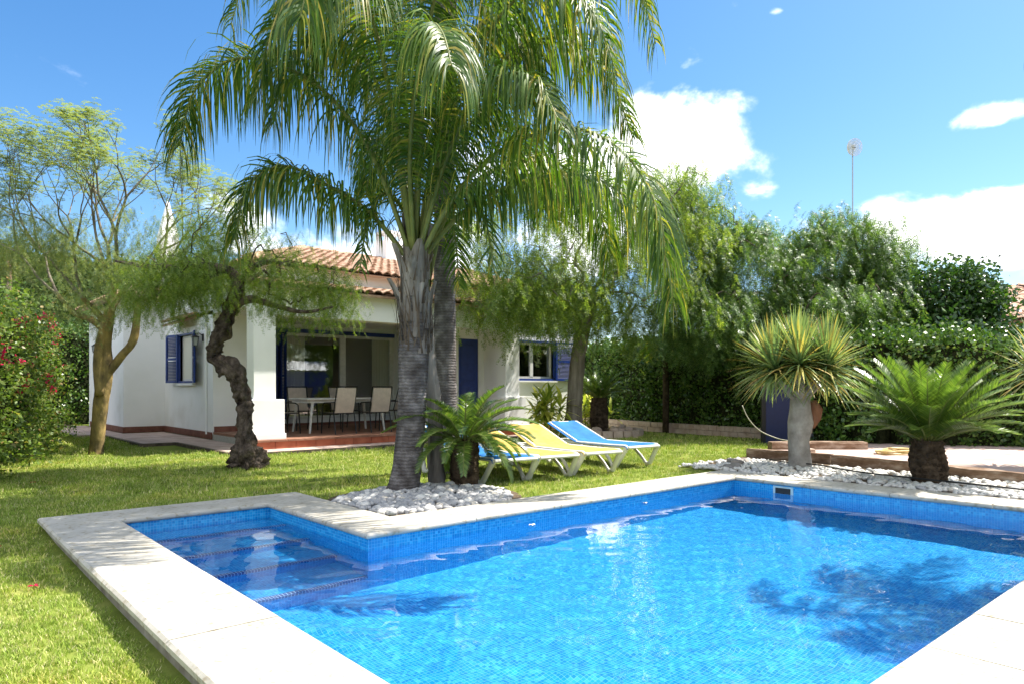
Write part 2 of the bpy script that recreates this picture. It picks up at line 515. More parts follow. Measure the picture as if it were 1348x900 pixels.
def build_ground():
    xb = [-900, -300, -80, -30, -15] + list(np.arange(-8, PX0-0.3, 0.35)) + [PX0-0.2, SX1+0.2] + list(np.arange(3.2, 7.9, 0.5)) + [PX1+0.2] + list(np.arange(8.6, 24, 0.5)) + [30, 60, 150, 400, 900]
    yb = [-900, -300, -80, -30, -15, -8, -4, -1, 0.4, PY0-0.2] + list(np.arange(1.3, 4.8, 0.5)) + [PY1+0.2] + list(np.arange(5.3, 6.6, 0.4)) + [SY1+0.2] + list(np.arange(7.2, 30, 0.6)) + [40, 80, 200, 500, 900]
    X, Y = np.meshgrid(xb, yb)
    Z = lawn_z(X, Y)
    Z = np.where((np.abs(X) > 60) | (np.abs(Y) > 60), -0.3, Z)
    V = np.stack([X, Y, Z], -1).reshape(-1, 3)
    I = np.arange(X.size).reshape(X.shape)
    F = []
    for j in range(len(yb)-1):
        for i in range(len(xb)-1):
            cx, cy = (xb[i]+xb[i+1])/2, (yb[j]+yb[j+1])/2
            if (PX0-0.2 < cx < PX1+0.2 and PY0-0.2 < cy < PY1+0.2) or (PX0-0.2 < cx < SX1+0.2 and PY0 < cy < SY1+0.2): continue
            F.append((I[j,i], I[j,i+1], I[j+1,i+1], I[j+1,i]))
    m = noisy('lawn soil', [(0.3, (0.09, 0.115, 0.018)), (0.5, (0.15, 0.19, 0.032)), (0.7, (0.23, 0.24, 0.06))], scale=2.2, detail=10, rough=1, bump=0.6, bscale=90, bdist=0.01, spec=0.1)
    o = npmesh('lawn', V, F, m, smooth=True)
    tag(o, 'mown green lawn round the pool and house', 'lawn', kind='structure')
build_ground()

def in_view(x, y, m=0.0):
    d = x*CS + y*SN; r = x*SN - y*CS
    return (d > 0.5) & (np.abs(r) < d*0.80 + 0.4 + m)

def instances(tmplV, tmplF, pos, rotz, scale, tilt=None, tdir=None):
    """tmplV: list of (n,3); returns merged arrays. all templates same face arity"""
    Vs, Fs = [], []; base = 0
    which = RNG.integers(0, len(tmplV), len(pos))
    pos = np.asarray(pos, float); rotz = np.asarray(rotz, float); scale = np.asarray(scale, float)
    for t in range(len(tmplV)):
        idx = np.where(which == t)[0]
        if len(idx) == 0: continue
        v = np.asarray(tmplV[t], float); f = np.asarray(tmplF[t])
        c, s = np.cos(rotz[idx]), np.sin(rotz[idx])
        x = v[None,:,0]; y = v[None,:,1]; z = np.broadcast_to(v[None,:,2], (len(idx), len(v)))
        if tilt is not None:      # tilt about the y axis first
            ct, st_ = np.cos(tilt[idx])[:,None], np.sin(tilt[idx])[:,None]
            x, z = x*ct + z*st_, -x*st_ + z*ct
        X = x*c[:,None] - y*s[:,None]; Y = x*s[:,None] + y*c[:,None]
        P = np.stack([X, Y, z], -1)*scale[idx][:,None,None] + pos[idx][:,None,:]
        Vs.append(P.reshape(-1, 3))
        Fs.append((f[None] + (np.arange(len(idx))*len(v))[:,None,None]).reshape(-1, f.shape[1]) + base)
        base += len(idx)*len(v)
    return np.concatenate(Vs), np.concatenate(Fs)

M_grass = leafmat('grass blades', [(0, (0.15, 0.215, 0.03)), (0.35, (0.26, 0.36, 0.05)), (0.70, (0.38, 0.46, 0.10)), (0.86, (0.54, 0.50, 0.20)), (1, (0.66, 0.58, 0.36))], trans=0.22, rough=0.6, spec=0.2,
                  big=(1.6, [(0.28, (0.66, 0.74, 0.62)), (0.45, (0.98, 1, 1)), (0.6, (1.05, 1.0, 0.95)), (0.75, (1.3, 1.08, 0.95))]), tint=(1.2, 1.3, 0.6))

def lawn_ok(x, y):
    pool_ = ((x > PX0-0.51) & (x < PX1+0.5) & (y > PY0-0.65) & (y < PY1+0.5)) | ((x > PX0-0.51) & (x < SX1+0.5) & (y < SY1+0.5) & (y > PY0-0.65))
    # stay clear of wall, walkway, paving, beds
    walk = ((x > 3.6) & (y > 13.55) & (x < 8)) | ((y > 11.95) & (x > 4.3) & (x < 11.2)) | ((x > 11) & (y > 12.7))
    bed = ((x - 4.1)**2/1.05**2 + (y - 6.05)**2/0.95**2 < 1) | ((x > 3.2) & (x < 4.6) & (y < 6.2) & (y > 5.2))
    right = (x > 8.3) & (y < 6.2)
    far = (x > 14.6)
    left = x < -0.2 + 0*y
    return ~(pool_ | walk | bed | right | far) 

def build_grass():
    def blade(n, h, spread, rg):
        V, F = [], []
        for i in range(n):
            a = rg.uniform(0, 2*PI); r = spread*math.sqrt(rg.uniform()); x, y = r*math.cos(a), r*math.sin(a)
            b = rg.uniform(0, 2*PI); w = rg.uniform(0.0014, 0.0026); hh = h*rg.uniform(0.55, 1.15)
            lean = rg.uniform(0.15, 1.1)*hh; la = rg.uniform(0, 2*PI)
            dx, dy = math.cos(b)*w, math.sin(b)*w; lx, ly = math.cos(la)*lean, math.sin(la)*lean
            k = len(V)
            V += [(x-dx,y-dy,-0.006),(x+dx,y+dy,-0.006),(x+dx*.8+lx*.4,y+dy*.8+ly*.4,hh*.6),(x-dx*.8+lx*.4,y-dy*.8+ly*.4,hh*.6),
                  (x+lx+dx*.12,y+ly+dy*.12,hh),(x+lx-dx*.12,y+ly-dy*.12,hh)]
            F += [(k,k+1,k+2,k+3),(k+3,k+2,k+4,k+5)]
        return np.array(V), np.array(F)
    rg = np.random.default_rng(5)
    T = [blade(16, 0.024, 0.034, rg) for _ in range(6)]
    TV = [t[0] for t in T]; TF = [t[1] for t in T]
    P = []; S = []
    # rings of depth with falling density and growing tufts
    for d0, d1, dens, sc in ((1.5, 4.2, 620, 1.0), (4.2, 7.5, 330, 1.2), (7.5, 12, 110, 1.7), (12, 18, 45, 2.3), (18, 27, 18, 3.0)):
        n = int(dens * (d1**2 - d0**2) * 0.82 * 1.25)
        dd = np.sqrt(rg.uniform(d0**2, d1**2, n)); rr = rg.uniform(-0.85, 0.85, n)*dd + rg.uniform(-.3, .3, n)
        x = rr*SN + dd*CS; y = -rr*CS + dd*SN
        ok = lawn_ok(x, y)
        x, y = x[ok], y[ok]
        P.append(np.stack([x, y, lawn_z(x, y)], 1)); S.append(rg.uniform(.8, 1.25, len(x))*sc)
    P = np.concatenate(P); S = np.concatenate(S)
    print('tufts', len(P))
    V, F = instances(TV, TF, P, rg.uniform(0, 2*PI, len(P)), S)
    o = npmesh('grass', V, F, M_grass)
    tag(o, 'short mown grass blades covering the lawn', 'grass', kind='stuff')
build_grass()

# paving on the right, walkway round the house, earth under the hedges
M_pave = noisy('pink paving', [(0.3, (0.42, 0.30, 0.25)), (0.7, (0.55, 0.43, 0.37))], scale=6, detail=8, rough=0.85, bump=0.2, two=(2.0, [(0.3, (0.75, 0.72, 0.7)), (0.6, (1, 1, 1))]))
M_terra = noisy('terracotta floor tiles', [(0.3, (0.22, 0.10, 0.06)), (0.7, (0.34, 0.18, 0.12))], scale=5, detail=8, rough=0.6, bump=0.15, two=(1.5, [(0.3, (0.7, 0.66, 0.62)), (0.6, (1, 1, 1))]))
M_redtile = noisy('red glazed riser tiles', [(0.3, (0.26, 0.06, 0.028)), (0.7, (0.42, 0.13, 0.065))], scale=4, detail=6, rough=0.4, bump=0.08)
M_soil = noisy('soil', [(0.3, (0.06, 0.04, 0.025)), (0.7, (0.15, 0.11, 0.07))], scale=6, detail=10, rough=1, bump=0.8, bscale=40, bdist=0.03)

def tiled_slab(b, x0, y0, x1, y1, z0, z1, p, g=0.006, bev=0.004):
    nx = max(1, round((x1-x0)/p)); ny = max(1, round((y1-y0)/p))
    for i in range(nx):
        for j in range(ny):
            b.box((x0+(x1-x0)*i/nx+g/2, y0+(y1-y0)*j/ny+g/2, z0), (x0+(x1-x0)*(i+1)/nx-g/2, y0+(y1-y0)*(j+1)/ny-g/2, z1+random.uniform(-.001,.001)))

b = MB()
xs_ = [(10.75, 6.2), (10.62, 4.9), (10.02, 2.2), (9.4, -0.6), (8.9, -3.0)]
for (xa, ya), (xb_, yb_) in zip(xs_[:-1], xs_[1:]):
    b.add([(xa+.05, ya, 0.035), (xb_+.05, yb_, 0.035), (22, yb_, 0.035), (22 if ya < 5.5 else 12.5, ya, 0.035)], [(0, 1, 2, 3)])
b.add([(8.9,-3,0.036),(9.2,-3,0.036),(9.2,-14,0.036),(8.9,-14,0.036)], [(0,1,2,3)])
tag(b.build('paved_yard', M_pave), 'sunlit pinkish paved yard behind the timber curb', 'paving', kind='structure')

def bed_sheet(name, pts, z, label, mat=M_soil):
    b = MB(); b.add([(x, y, z) for x, y in pts], [tuple(range(len(pts)))])
    return tag(b.build(name, mat), label, 'soil', kind='structure')
bed_sheet('soil_bed', [(8.44, -0.5), (9.5, -0.5), (10.0, 2.2), (10.6, 4.9), (10.75, 6.2), (9.3, 6.25), (8.44, 5.31), (8.44, 0.4)], -0.030, 'dark soil bed between pool and timber curb')
bed_sheet('hedge_soil', [(14.95, 7.6), (19, 7.6), (19, 17), (16.7, 15)], -0.02, 'dark soil under the ivy hedge')
bed_sheet('shrub_soil', [(-5, 8.6), (0.3, 8.6), (1.6, 16), (2.6, 20), (3.9, 23.5), (3.9, 30), (-5, 30)], -0.022, 'dark soil under the bougainvillea hedge')
el = [(max(3.23, 4.1 + 1.05*math.cos(a)), max(5.31, 6.05 + 0.95*math.sin(a))) for a in np.linspace(0, 2*PI, 28)[:-1]]
bed_sheet('palm_bed', el, -0.028, 'soil under the pebbles round the palm trunks')
# ------------------------------------------------------------------ house
M_white = noisy('white render', [(0.3, (0.83, 0.83, 0.815)), (0.7, (0.88, 0.875, 0.865))], scale=1.8, detail=8, rough=0.9, bump=0.12, bscale=45, bdist=0.004, spec=0.15,
                two=(1.3, [(0.25, (0.86, 0.84, 0.80)), (0.42, (0.97, 0.97, 0.96)), (0.55, (1, 1, 1))]))
M_blue = noisy('blue shutter paint', [(0.3, (0.01, 0.03, 0.17)), (0.7, (0.018, 0.05, 0.26))], scale=6, rough=0.35, bump=0.05, spec=0.5)
M_upvc = plain('white window frame', (0.72, 0.71, 0.68), 0.35)
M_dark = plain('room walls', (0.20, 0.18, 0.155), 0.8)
M_skirt = noisy('dark skirting tiles', [(0.3, (0.13, 0.045, 0.03)), (0.7, (0.24, 0.10, 0.07))], scale=8, rough=0.5)
M_metal = plain('black metal', (0.015, 0.015, 0.016), 0.4, metal=0.3)
M_glassy = None
def glass_mat():
    m, nt, bs = mat_new('window glass')
    for n in list(nt.nodes):
        if n.type != 'OUTPUT_MATERIAL': nt.nodes.remove(n)
    out = nt.nodes['Material Output']
    gl = nt.nodes.new('ShaderNodeBsdfGlossy'); gl.inputs['Roughness'].default_value = 0.01
    tr = nt.nodes.new('ShaderNodeBsdfTransparent'); tr.inputs['Color'].default_value = (0.95, 0.97, 0.96, 1)
    lw = nt.nodes.new('ShaderNodeLayerWeight'); lw.inputs['Blend'].default_value = 0.5
    pw = nt.nodes.new('ShaderNodeMath'); pw.operation = 'POWER'; pw.inputs[1].default_value = 3.2; nt.links.new(lw.outputs['Facing'], pw.inputs[0])
    fr = nt.nodes.new('ShaderNodeMath'); fr.operation = 'MULTIPLY_ADD'; fr.inputs[1].default_value = 0.85; fr.inputs[2].default_value = 0.14; fr.use_clamp = True; nt.links.new(pw.outputs[0], fr.inputs[0])
    mx = nt.nodes.new('ShaderNodeMixShader')
    nt.links.new(fr.outputs[0], mx.inputs[0]); nt.links.new(tr.outputs[0], mx.inputs[1]); nt.links.new(gl.outputs[0], mx.inputs[2])
    nt.links.new(mx.outputs[0], out.inputs['Surface'])
    return m
M_glassy = glass_mat()
M_curtain = leafmat('curtain', [(0, (0.86, 0.82, 0.70)), (1, (0.88, 0.84, 0.72))], trans=0.12, rough=0.9, spec=0.1, tint=(1, 1, 0.9))
M_rooftile = noisy('clay roof tiles', [(0.28, (0.22, 0.125, 0.08)), (0.45, (0.38, 0.235, 0.16)), (0.6, (0.47, 0.32, 0.225)), (0.75, (0.55, 0.41, 0.30))], scale=3.2, detail=10, rough=0.9, bump=0.3, bscale=50, bdist=0.006, spec=0.15,
                   two=(5, [(0.3, (0.62, 0.6, 0.57)), (0.5, (1, 1, 1))]))

house = thing('house', 'white single storey villa with clay tiled roof, blue shutters and dining porch', 'house', (5, 13, 0))
HT = 0.16                         # terrace floor
def hb(name, boxes, mat, parent=house, bev=0):
    b = MB()
    for a, c in boxes: b.box(a, c, bev)
    return b.build(name, mat, parent)

# roof tiles: rows of barrel tiles on a plane quad p00 (eave left) p10 (eave right) p11 p01 (ridge), real relief
def tile_roof(name, eave0, eave1, ridge0, ridge1, parent, lip=True, pitch=0.21, course=0.36):
    e0, e1, r0, r1 = map(Vector, (eave0, eave1, ridge0, ridge1))
    L_ = (e1-e0).length; H = ((r0+r1)/2 - (e0+e1)/2).length
    ex = (e1-e0).normalized(); up = ((r0+r1)/2 - (e0+e1)/2)
    up = (up - ex*up.dot(ex)).normalized(); nrm = ex.cross(up).normalized()
    if nrm.z < 0: nrm = -nrm
    H = (r0 - e0).dot(up); nr = max(1, int(round(H/course)))
    a0 = (r0-e0).dot(ex)/H; a1 = (r1-e1).dot(ex)/H            # hip slopes
    b = MB()
    seg = 8
    for k in range(nr):
        h0, h1 = H*k/nr - (0.06 if k else 0.0), H*(k+1)/nr
        xs0, xs1 = a0*max(h0,0), L_ + a1*max(h0,0)
        xt0, xt1 = a0*h1, L_ + a1*h1
        i0 = math.floor(min(xs0, xt0)/pitch); i1 = math.ceil(max(xs1, xt1)/pitch)
        for i in range(i0, i1):
            c = (i+0.5)*pitch
            mid0, mid1 = (xs0+xt0)/2, (xs1+xt1)/2
            if c < mid0 - pitch*0.2 or c > mid1 + pitch*0.2: continue
            jx, jz, jh = random.uniform(-.006,.006), random.uniform(-.004,.006), random.uniform(-.012,.012)
            # cover (convex) and pan (concave) as one strip across, lower end thicker
            vs = []; n = 0
            for (h, lift) in ((h0+jh, 0.030), (h1+0.02, 0.0)):
                for q in range(seg+1):
                    t = q/seg
                    u = c + jx + (t-0.5)*pitch*1.0
                    z = 0.055*abs(math.sin(PI*(t*1.0)))**0.8 if True else 0
                    p = e0 + ex*u + up*h + nrm*(z + lift + jz + 0.02)
                    vs.append(p)
            fs = [(q, q+1, seg+2+q, seg+1+q) for q in range(seg)]
            # downslope end face of the tile: thickness of the clay
            nb = len(vs)
            for q in range(seg+1):
                vs.append(vs[q] - nrm*0.022)
            fs += [(nb+q, nb+q+1, q+1, q) for q in range(seg)]
            b.add(vs, fs)
    # solid deck below
    t = 0.05
    P = [e0, e1, r1, r0]
    vs = [p - nrm*0.001 for p in P] + [p - nrm*t for p in P]
    b.add(vs, [(0,1,2,3), (7,6,5,4), (0,4,5,1), (1,5,6,2), (2,6,7,3), (3,7,4,0)])
    return b.build(name, M_rooftile, parent)

Y0 = 12.8
EX1 = 14.35
# floors
b = MB(); tiled_slab(b, 5.1, 12.55, 11.2, 16.9, HT-0.05, HT, 0.33)
b.build('porch_floor', M_terra, house)
hb('foundation', [((5.1, 12.58, -0.3), (11.2, 16.9, HT-0.051)), ((5.13, 15.75, -0.3), (EX1-0.03, 24, 0.0)), ((11.2, 13.45, -0.3), (EX1-0.03, 16, 0.02))], M_mortar)
b = MB()
x = 4.78
while x < 11.5:
    b.box((x+0.004, 12.535, 0.002), (min(x+0.4, 11.52)-0.004, 12.575, HT-0.032)); x += 0.4
b.build('step_riser', M_redtile, house)
b = MB()
x = 4.76
while x < 11.5:
    b.box((x+0.003, 12.515, HT-0.03), (min(x+0.33, 11.53)-0.003, 12.80, HT+0.004)); x += 0.33
b.build('step_tread', M_terra, house)
wk = MB(); tiled_slab(wk, 4.30, 11.98, 11.55, 12.53, -0.06, 0.0, 0.4); tiled_slab(wk, 3.65, 15.4, 5.02, 19.2, -0.06, 0.0, 0.4); tiled_slab(wk, 4.30, 12.53, 5.02, 15.4, -0.06, 0.001, 0.4)
tiled_slab(wk, 3.1, 19.2, 4.1, 24, -0.06, 0.0, 0.4)

ke = MB()
ke.box((4.24, 11.9, -0.1), (11.6, 11.975, 0.004)); ke.box((4.22, 11.98, -0.1), (4.295, 15.32, 0.004)); ke.box((3.56, 15.32, -0.1), (4.295, 15.395, 0.004)); ke.box((3.56, 15.4, -0.1), (3.645, 19.2, 0.004))
tag(ke.build('walkway_kerb', noisy('dark brown kerb', [(0.3, (0.05, 0.04, 0.03)), (0.7, (0.16, 0.12, 0.09))], scale=8, rough=.95, bump=.4)), 'dark kerb edging the tiled walkway', 'kerb', kind='structure')  # edging boxes in one mottled dark brown, top and sides alike
tag(wk.build('walkway', M_pave), 'reddish tiled walkway round the house', 'path', kind='structure')

# walls.  white side wall with window opening (x = 5.1 plane, y 15.7..19.4)
WZ = 3.3
wy0, wy1, wz0, wz1 = 16.95, 18.05, 1.28, 2.36
hb('wall', [((5.1, 15.72, 0.0), (5.35, wy0, WZ)), ((5.1, wy1, 0.0), (5.35, 19.4, WZ)), ((5.1, wy0, 0.0), (5.35, wy1, wz0)), ((5.1, wy0, wz1), (5.35, wy1, WZ))], M_white)
hb('wall', [((5.352, 15.7, HT), (6.5, 15.95, WZ)), ((5.1, 15.7, HT-0.1), (5.352, 15.72, WZ)), ((6.25, 15.95, HT), (6.5, 17.1, WZ))], M_white)
hb('wall', [((4.15, 19.4, 0.0), (5.35, 19.65, WZ)), ((4.15, 19.65, 0.0), (4.4, 23.4, WZ)), ((4.15, 23.4, 0), (9, 23.6, WZ))], M_white)
# porch back wall round the glazing
hb('wall', [((6.5, 16.9, HT), (6.75, 17.1, WZ)), ((6.75, 16.9, 2.52), (10.35, 17.1, WZ)), ((10.35, 16.9, HT), (10.6, 17.1, WZ)), ((10.35, 14.05, HT), (10.5, 16.9, WZ)), ((6.75, 16.9, 0.1), (10.35, 17.1, 0.34))], M_white)
# beam, soffit, upper wall
hb('beam', [((4.88, 12.8, 2.49), (11.45, 13.15, 2.98))], M_white)
hb('porch_ceiling', [((5.1, 13.152, 2.72), (11.3, 16.88, 2.80))], M_white)
hb('wall', [((5.1, 13.4, 2.985), (EX1, 13.65, 3.52)), ((5.1, 13.652, 2.985), (5.35, 15.69, 3.52))], M_white)
# right wing
wx0, wx1, vz0, vz1 = 11.75, 13.2, 1.36, 2.30
hb('wall', [((11.3, 13.4, 0.0), (wx0, 13.65, 2.98)), ((wx1, 13.4, 0.0), (EX1, 13.65, 2.98)), ((wx0, 13.4, 0.0), (wx1, 13.65, vz0)), ((wx0, 13.4, vz1), (wx1, 13.65, 2.98)),
            ((EX1-0.25, 13.652, 0.0), (EX1, 23, 3.5)), ((11.3, 13.652, HT), (11.5, 14.1, 2.98))], M_white)
hb('wall', [((10.3, 14.0, HT), (10.48, 14.04, 2.98)), ((11.12, 14.0, HT), (11.298, 14.15, 2.98)), ((10.48, 14.0, 2.35), (11.12, 14.15, 2.98))], M_white)
for _b in [((5.08, 15.75, 0.001), (5.10, 19.38, 0.15)), ((4.13, 19.38, 0.001), (5.08, 19.40, 0.15)), ((4.13, 19.4, 0.001), (4.15, 23.4, 0.15)),
                ((5.12, 15.68, HT+0.001), (6.5, 15.70, HT+0.12)), ((11.5, 13.38, 0.001), (EX1, 13.40, 0.17)), ((6.75, 16.885, HT+0.001), (10.35, 16.90, HT+0.07))]: hb('skirting', [_b], M_skirt)
def column(x0, x1):
    c = hb('column', [((x0, Y0, 0.9), (x1, Y0+0.35, 2.488))], M_white, bev=0.006)
    hb('column_base', [((x0-0.11, Y0-0.1, HT+0.005), (x1+0.13, Y0+0.42, 0.905))], M_white, c, bev=0.008)
    hb('plinth', [((x0-0.13, Y0-0.13, HT+0.004), (x1+0.15, Y0+0.44, HT+0.11))], M_white, c, bev=0.006)
column(4.88, 5.30)
column(11.0, 11.45)

# roofs
tile_roof('lower_roof', (4.70, 12.50, 2.99), (11.62, 12.50, 2.99), (4.70, 13.395, 3.20), (11.62, 13.395, 3.20), house)
tile_roof('roof', (4.9, 13.20, 3.52), (EX1+0.2, 13.20, 3.52), (8.6, 18.8, 5.02), (EX1+0.2, 18.8, 5.02), house)
tile_roof('roof', (4.9, 24.5, 3.50), (4.9, 13.10, 3.50), (8.6, 18.8, 5.02), (8.6, 18.8, 5.021), house)
tile_roof('roof', (EX1+0.35, 24.5, 3.50), (4.9, 24.5, 3.50), (EX1+0.35, 18.8, 5.02), (8.6, 18.8, 5.02), house)
tile_roof('roof', (3.8, 19.05, 3.3), (6.8, 19.05, 3.3), (5.3, 21.3, 4.0), (6.8, 21.3, 4.0), house)
tile_roof('roof', (3.8, 23.8, 3.3), (3.8, 19.05, 3.3), (5.3, 21.5, 4.0), (5.3, 21.3, 4.0), house)
b = MB()
for i in range(22):
    x = 8.5 + i*0.28
    pts = [(x, 18.8, 5.045 + 0.01*(i%2)), (x+0.32, 18.8, 5.06 + 0.01*(i%2))]
    b.tube(pts, [0.085, 0.075], 10)
b.build('ridge_tiles', M_rooftile, house)
b = MB()
for i in range(24):
    t0, t1 = i/24, (i+1.15)/24
    b.tube([(4.9+3.7*t0, 13.1+5.7*t0, 3.56+1.52*t0), (4.9+3.7*t1, 13.1+5.7*t1, 3.575+1.52*t1)], [0.085, 0.07], 10)
b.build('hip_tiles', M_rooftile, house)
hb('gable', [((EX1-0.25, 13.7, 3.5), (EX1, 23, 3.52))], M_white)
b = MB(); b.add([(EX1-0.2,13.3,3.48),(EX1-0.2,24.3,3.48),(EX1-0.2,18.8,4.94),(EX1,13.3,3.48),(EX1,24.3,3.48),(EX1,18.8,4.94)], [(0,2,1),(3,4,5),(0,1,4,3),(1,2,5,4),(2,0,3,5)]); b.build('gable', M_white, house)

# chimneys
def chimney(x, y, z0, z1, w, d, holes=True):
    b = MB()
    b.box((x, y, z0), (x+w, y+d, z1-0.36))
    t = 0.07
    b.box((x, y, z1-0.36), (x+w, y+d, z1-0.30))
    for (cx, cy) in ((x, y), (x+w-t*1.6, y), (x, y+d-t*1.6), (x+w-t*1.6, y+d-t*1.6)):
        b.box((cx, cy, z1-0.30), (cx+t*1.6, cy+t*1.6, z1-0.08))
    b.box((x+w/2-t/2, y, z1-0.30), (x+w/2+t/2, y+t, z1-0.08))
    b.box((x-0.002, y-0.002, z1-0.08), (x+w+0.002, y+d+0.002, z1))
    return b.build('chimney', M_white, house)
chimney(11.1, 18.5, 4.6, 5.92, 0.62, 0.62)
b = MB()   # tall tapered white chimney over the left wing
cx, cy = 5.6, 21.0
for (z0, w0, z1, w1) in ((3.6, 0.23, 5.3, 0.23), (5.3, 0.23, 6.30, 0.03)):
    vs = [(cx-w0, cy-w0, z0), (cx+w0, cy-w0, z0), (cx+w0, cy+w0, z0), (cx-w0, cy+w0, z0), (cx-w1, cy-w1, z1), (cx+w1, cy-w1, z1), (cx+w1, cy+w1, z1), (cx-w1, cy+w1, z1)]
    b.add(vs, [(0,3,2,1),(4,5,6,7),(0,1,5,4),(1,2,6,5),(2,3,7,6),(3,0,4,7)])
b.build('chimney', M_white, house)

# louvered shutter panel in local x (width) / z, hinge at x=0
def shutter(name, w, h, parent, loc, rz):
    b = MB(); f = 0.055; t = 0.035
    b.box((0, -t/2, 0), (f, t/2, h)); b.box((w-f, -t/2, 0), (w, t/2, h))
    b.box((f, -t/2, 0), (w-f, t/2, f)); b.box((f, -t/2, h-f), (w-f, t/2, h)); b.box((f, -t/2, h*0.5-f/2), (w-f, t/2, h*0.5+f/2))
    z = f + 0.02
    while z < h - f - 0.02:
        if abs(z - h*0.5) > f*0.7: b.obox(Vector((w/2, 0, z)), (w-2*f-0.001, 0.036, 0.007), rx=R(38))
        z += 0.036
    o = b.build(name, M_blue, parent)
    o.location = loc; o.rotation_euler = (0, 0, rz)
    return o

# right wing window
win = hb('window', [((wx0-0.05, 13.36, vz0-0.05), (wx1+0.05, 13.50, vz0)), ((wx0-0.05, 13.36, vz1), (wx1+0.05, 13.50, vz1+0.05)), ((wx0-0.05, 13.36, vz0), (wx0, 13.50, vz1)), ((wx1, 13.36, vz0), (wx1+0.05, 13.50, vz1))], M_blue)
hb('sash', [((wx0, 13.47, vz0), (wx1, 13.52, vz0+0.06)), ((wx0, 13.47, vz1-0.06), (wx1, 13.52, vz1)), ((wx0, 13.47, vz0+0.06), (wx0+0.06, 13.52, vz1-0.06)), ((wx1-0.06, 13.47, vz0+0.06), (wx1, 13.52, vz1-0.06)),
            (((wx0+wx1)/2-0.05, 13.465, vz0+0.06), ((wx0+wx1)/2+0.05, 13.525, vz1-0.06))], M_upvc, win)
hb('pane', [((wx0+0.06, 13.49, vz0+0.06), ((wx0+wx1)/2-0.05, 13.50, vz1-0.06)), (((wx0+wx1)/2+0.05, 13.49, vz0+0.06), (wx1-0.06, 13.50, vz1-0.06))], M_glassy, win)
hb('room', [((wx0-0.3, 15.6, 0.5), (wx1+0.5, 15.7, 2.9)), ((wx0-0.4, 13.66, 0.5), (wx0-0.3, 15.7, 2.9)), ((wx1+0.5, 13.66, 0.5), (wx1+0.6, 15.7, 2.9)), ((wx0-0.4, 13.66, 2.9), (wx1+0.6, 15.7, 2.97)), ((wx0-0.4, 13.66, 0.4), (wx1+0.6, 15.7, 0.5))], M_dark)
shutter('shutter', 0.86, vz1-vz0+0.1, house, (wx1+0.05, 13.345, vz0-0.05), 0.02)
hb('window_sill', [((wx0-0.1, 13.33, vz0-0.09), (wx1+0.1, 13.40, vz0-0.052))], M_white, win)
# door
door = hb('door', [((10.48, 14.03, HT+0.01), (11.12, 14.08, 2.35))], M_blue)
hb('door_panel', [((10.56, 14.012, 0.35), (11.04, 14.03, 1.15)), ((10.56, 14.012, 1.3), (11.04, 14.03, 2.2))], M_blue, door, bev=0.006)

# porch glazing
gx0, gx1, gz0, gz1 = 7.12, 10.3, 0.34, 2.50
gl = hb('sliding_door', [((6.75, 16.86, gz0), (gx1+0.05, 16.92, gz0+0.07)), ((6.75, 16.86, gz1-0.07), (gx1+0.05, 16.92, gz1)), ((gx0, 16.86, gz0+0.07), (gx0+0.07, 16.92, gz1-0.07)),
                         ((8.72, 16.85, gz0+0.07), (8.88, 16.93, gz1-0.07)), ((gx1-0.07, 16.86, gz0+0.07), (gx1+0.05, 16.92, gz1-0.07))], M_upvc)
hb('pane', [((gx0+0.07, 16.885, gz0+0.07), (8.72, 16.895, gz1-0.07)), ((8.88, 16.885, gz0+0.07), (gx1-0.07, 16.895, gz1-0.07))], M_glassy, gl)
hb('lintel_trim', [((6.5, 16.80, 2.502), (10.36, 16.88, 2.60))], M_blue, gl)
for k in range(3): shutter('shutter', 0.42, 2.14, house, (6.66 + 0.10*k, 16.86 - 0.02, 0.35), -R(62) + 0.05*k)
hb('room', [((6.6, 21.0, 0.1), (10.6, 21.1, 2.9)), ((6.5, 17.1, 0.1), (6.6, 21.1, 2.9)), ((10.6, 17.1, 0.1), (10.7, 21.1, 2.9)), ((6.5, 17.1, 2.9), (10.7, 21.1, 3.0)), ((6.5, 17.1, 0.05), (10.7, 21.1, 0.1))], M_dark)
def curtain(x0, x1, y, z0, z1, parent, n):
    V = []; F = []
    cols = n*8
    for i in range(cols+1):
        t = i/cols; x = x0 + (x1-x0)*t; yy = y + 0.045*math.sin(t*n*2*PI) + 0.01*math.sin(t*n*5.3)
        V += [(x, yy, z0), (x, yy, z1)]
    for i in range(cols): F.append((2*i, 2*i+2, 2*i+3, 2*i+1))
    npmesh('curtain', V, F, M_curtain, parent, smooth=True)
curtain(gx0+0.05, 7.78, 16.98, 0.38, 2.45, gl, 7)
curtain(9.75, 10.28, 16.98, 0.38, 2.45, gl, 6)

# side window with open blue shutters, small tiled hood
w2 = hb('window', [((5.06, wy0-0.04, wz0-0.04), (5.16, wy1+0.04, wz0)), ((5.06, wy0-0.04, wz1), (5.16, wy1+0.04, wz1+0.04)), ((5.06, wy0-0.04, wz0), (5.16, wy0, wz1)), ((5.06, wy1, wz0), (5.16, wy1+0.04, wz1))], M_blue)
hb('sash', [((5.15, wy0, wz0), (5.19, wy1, wz0+0.05)), ((5.15, wy0, wz1-0.05), (5.19, wy1, wz1)), ((5.15, wy0+0.40, wz0+0.05), (5.19, wy0+0.46, wz1-0.05)), ((5.15, wy0, wz0+0.05), (5.19, wy0+0.05, wz1-0.05)), ((5.15, wy1-0.05, wz0+0.05), (5.19, wy1, wz1-0.05))], M_upvc, w2)
hb('pane', [((5.165, wy0+0.05, wz0+0.05), (5.17, wy1-0.05, wz1-0.05))], M_curtain, w2)
shutter('shutter', 0.56, wz1-wz0+0.08, house, (5.05, wy1+0.04, wz0-0.04), R(102))
shutter('shutter', 0.54, wz1-wz0+0.08, house, (5.05, wy0-0.04, wz0-0.04), -R(104))
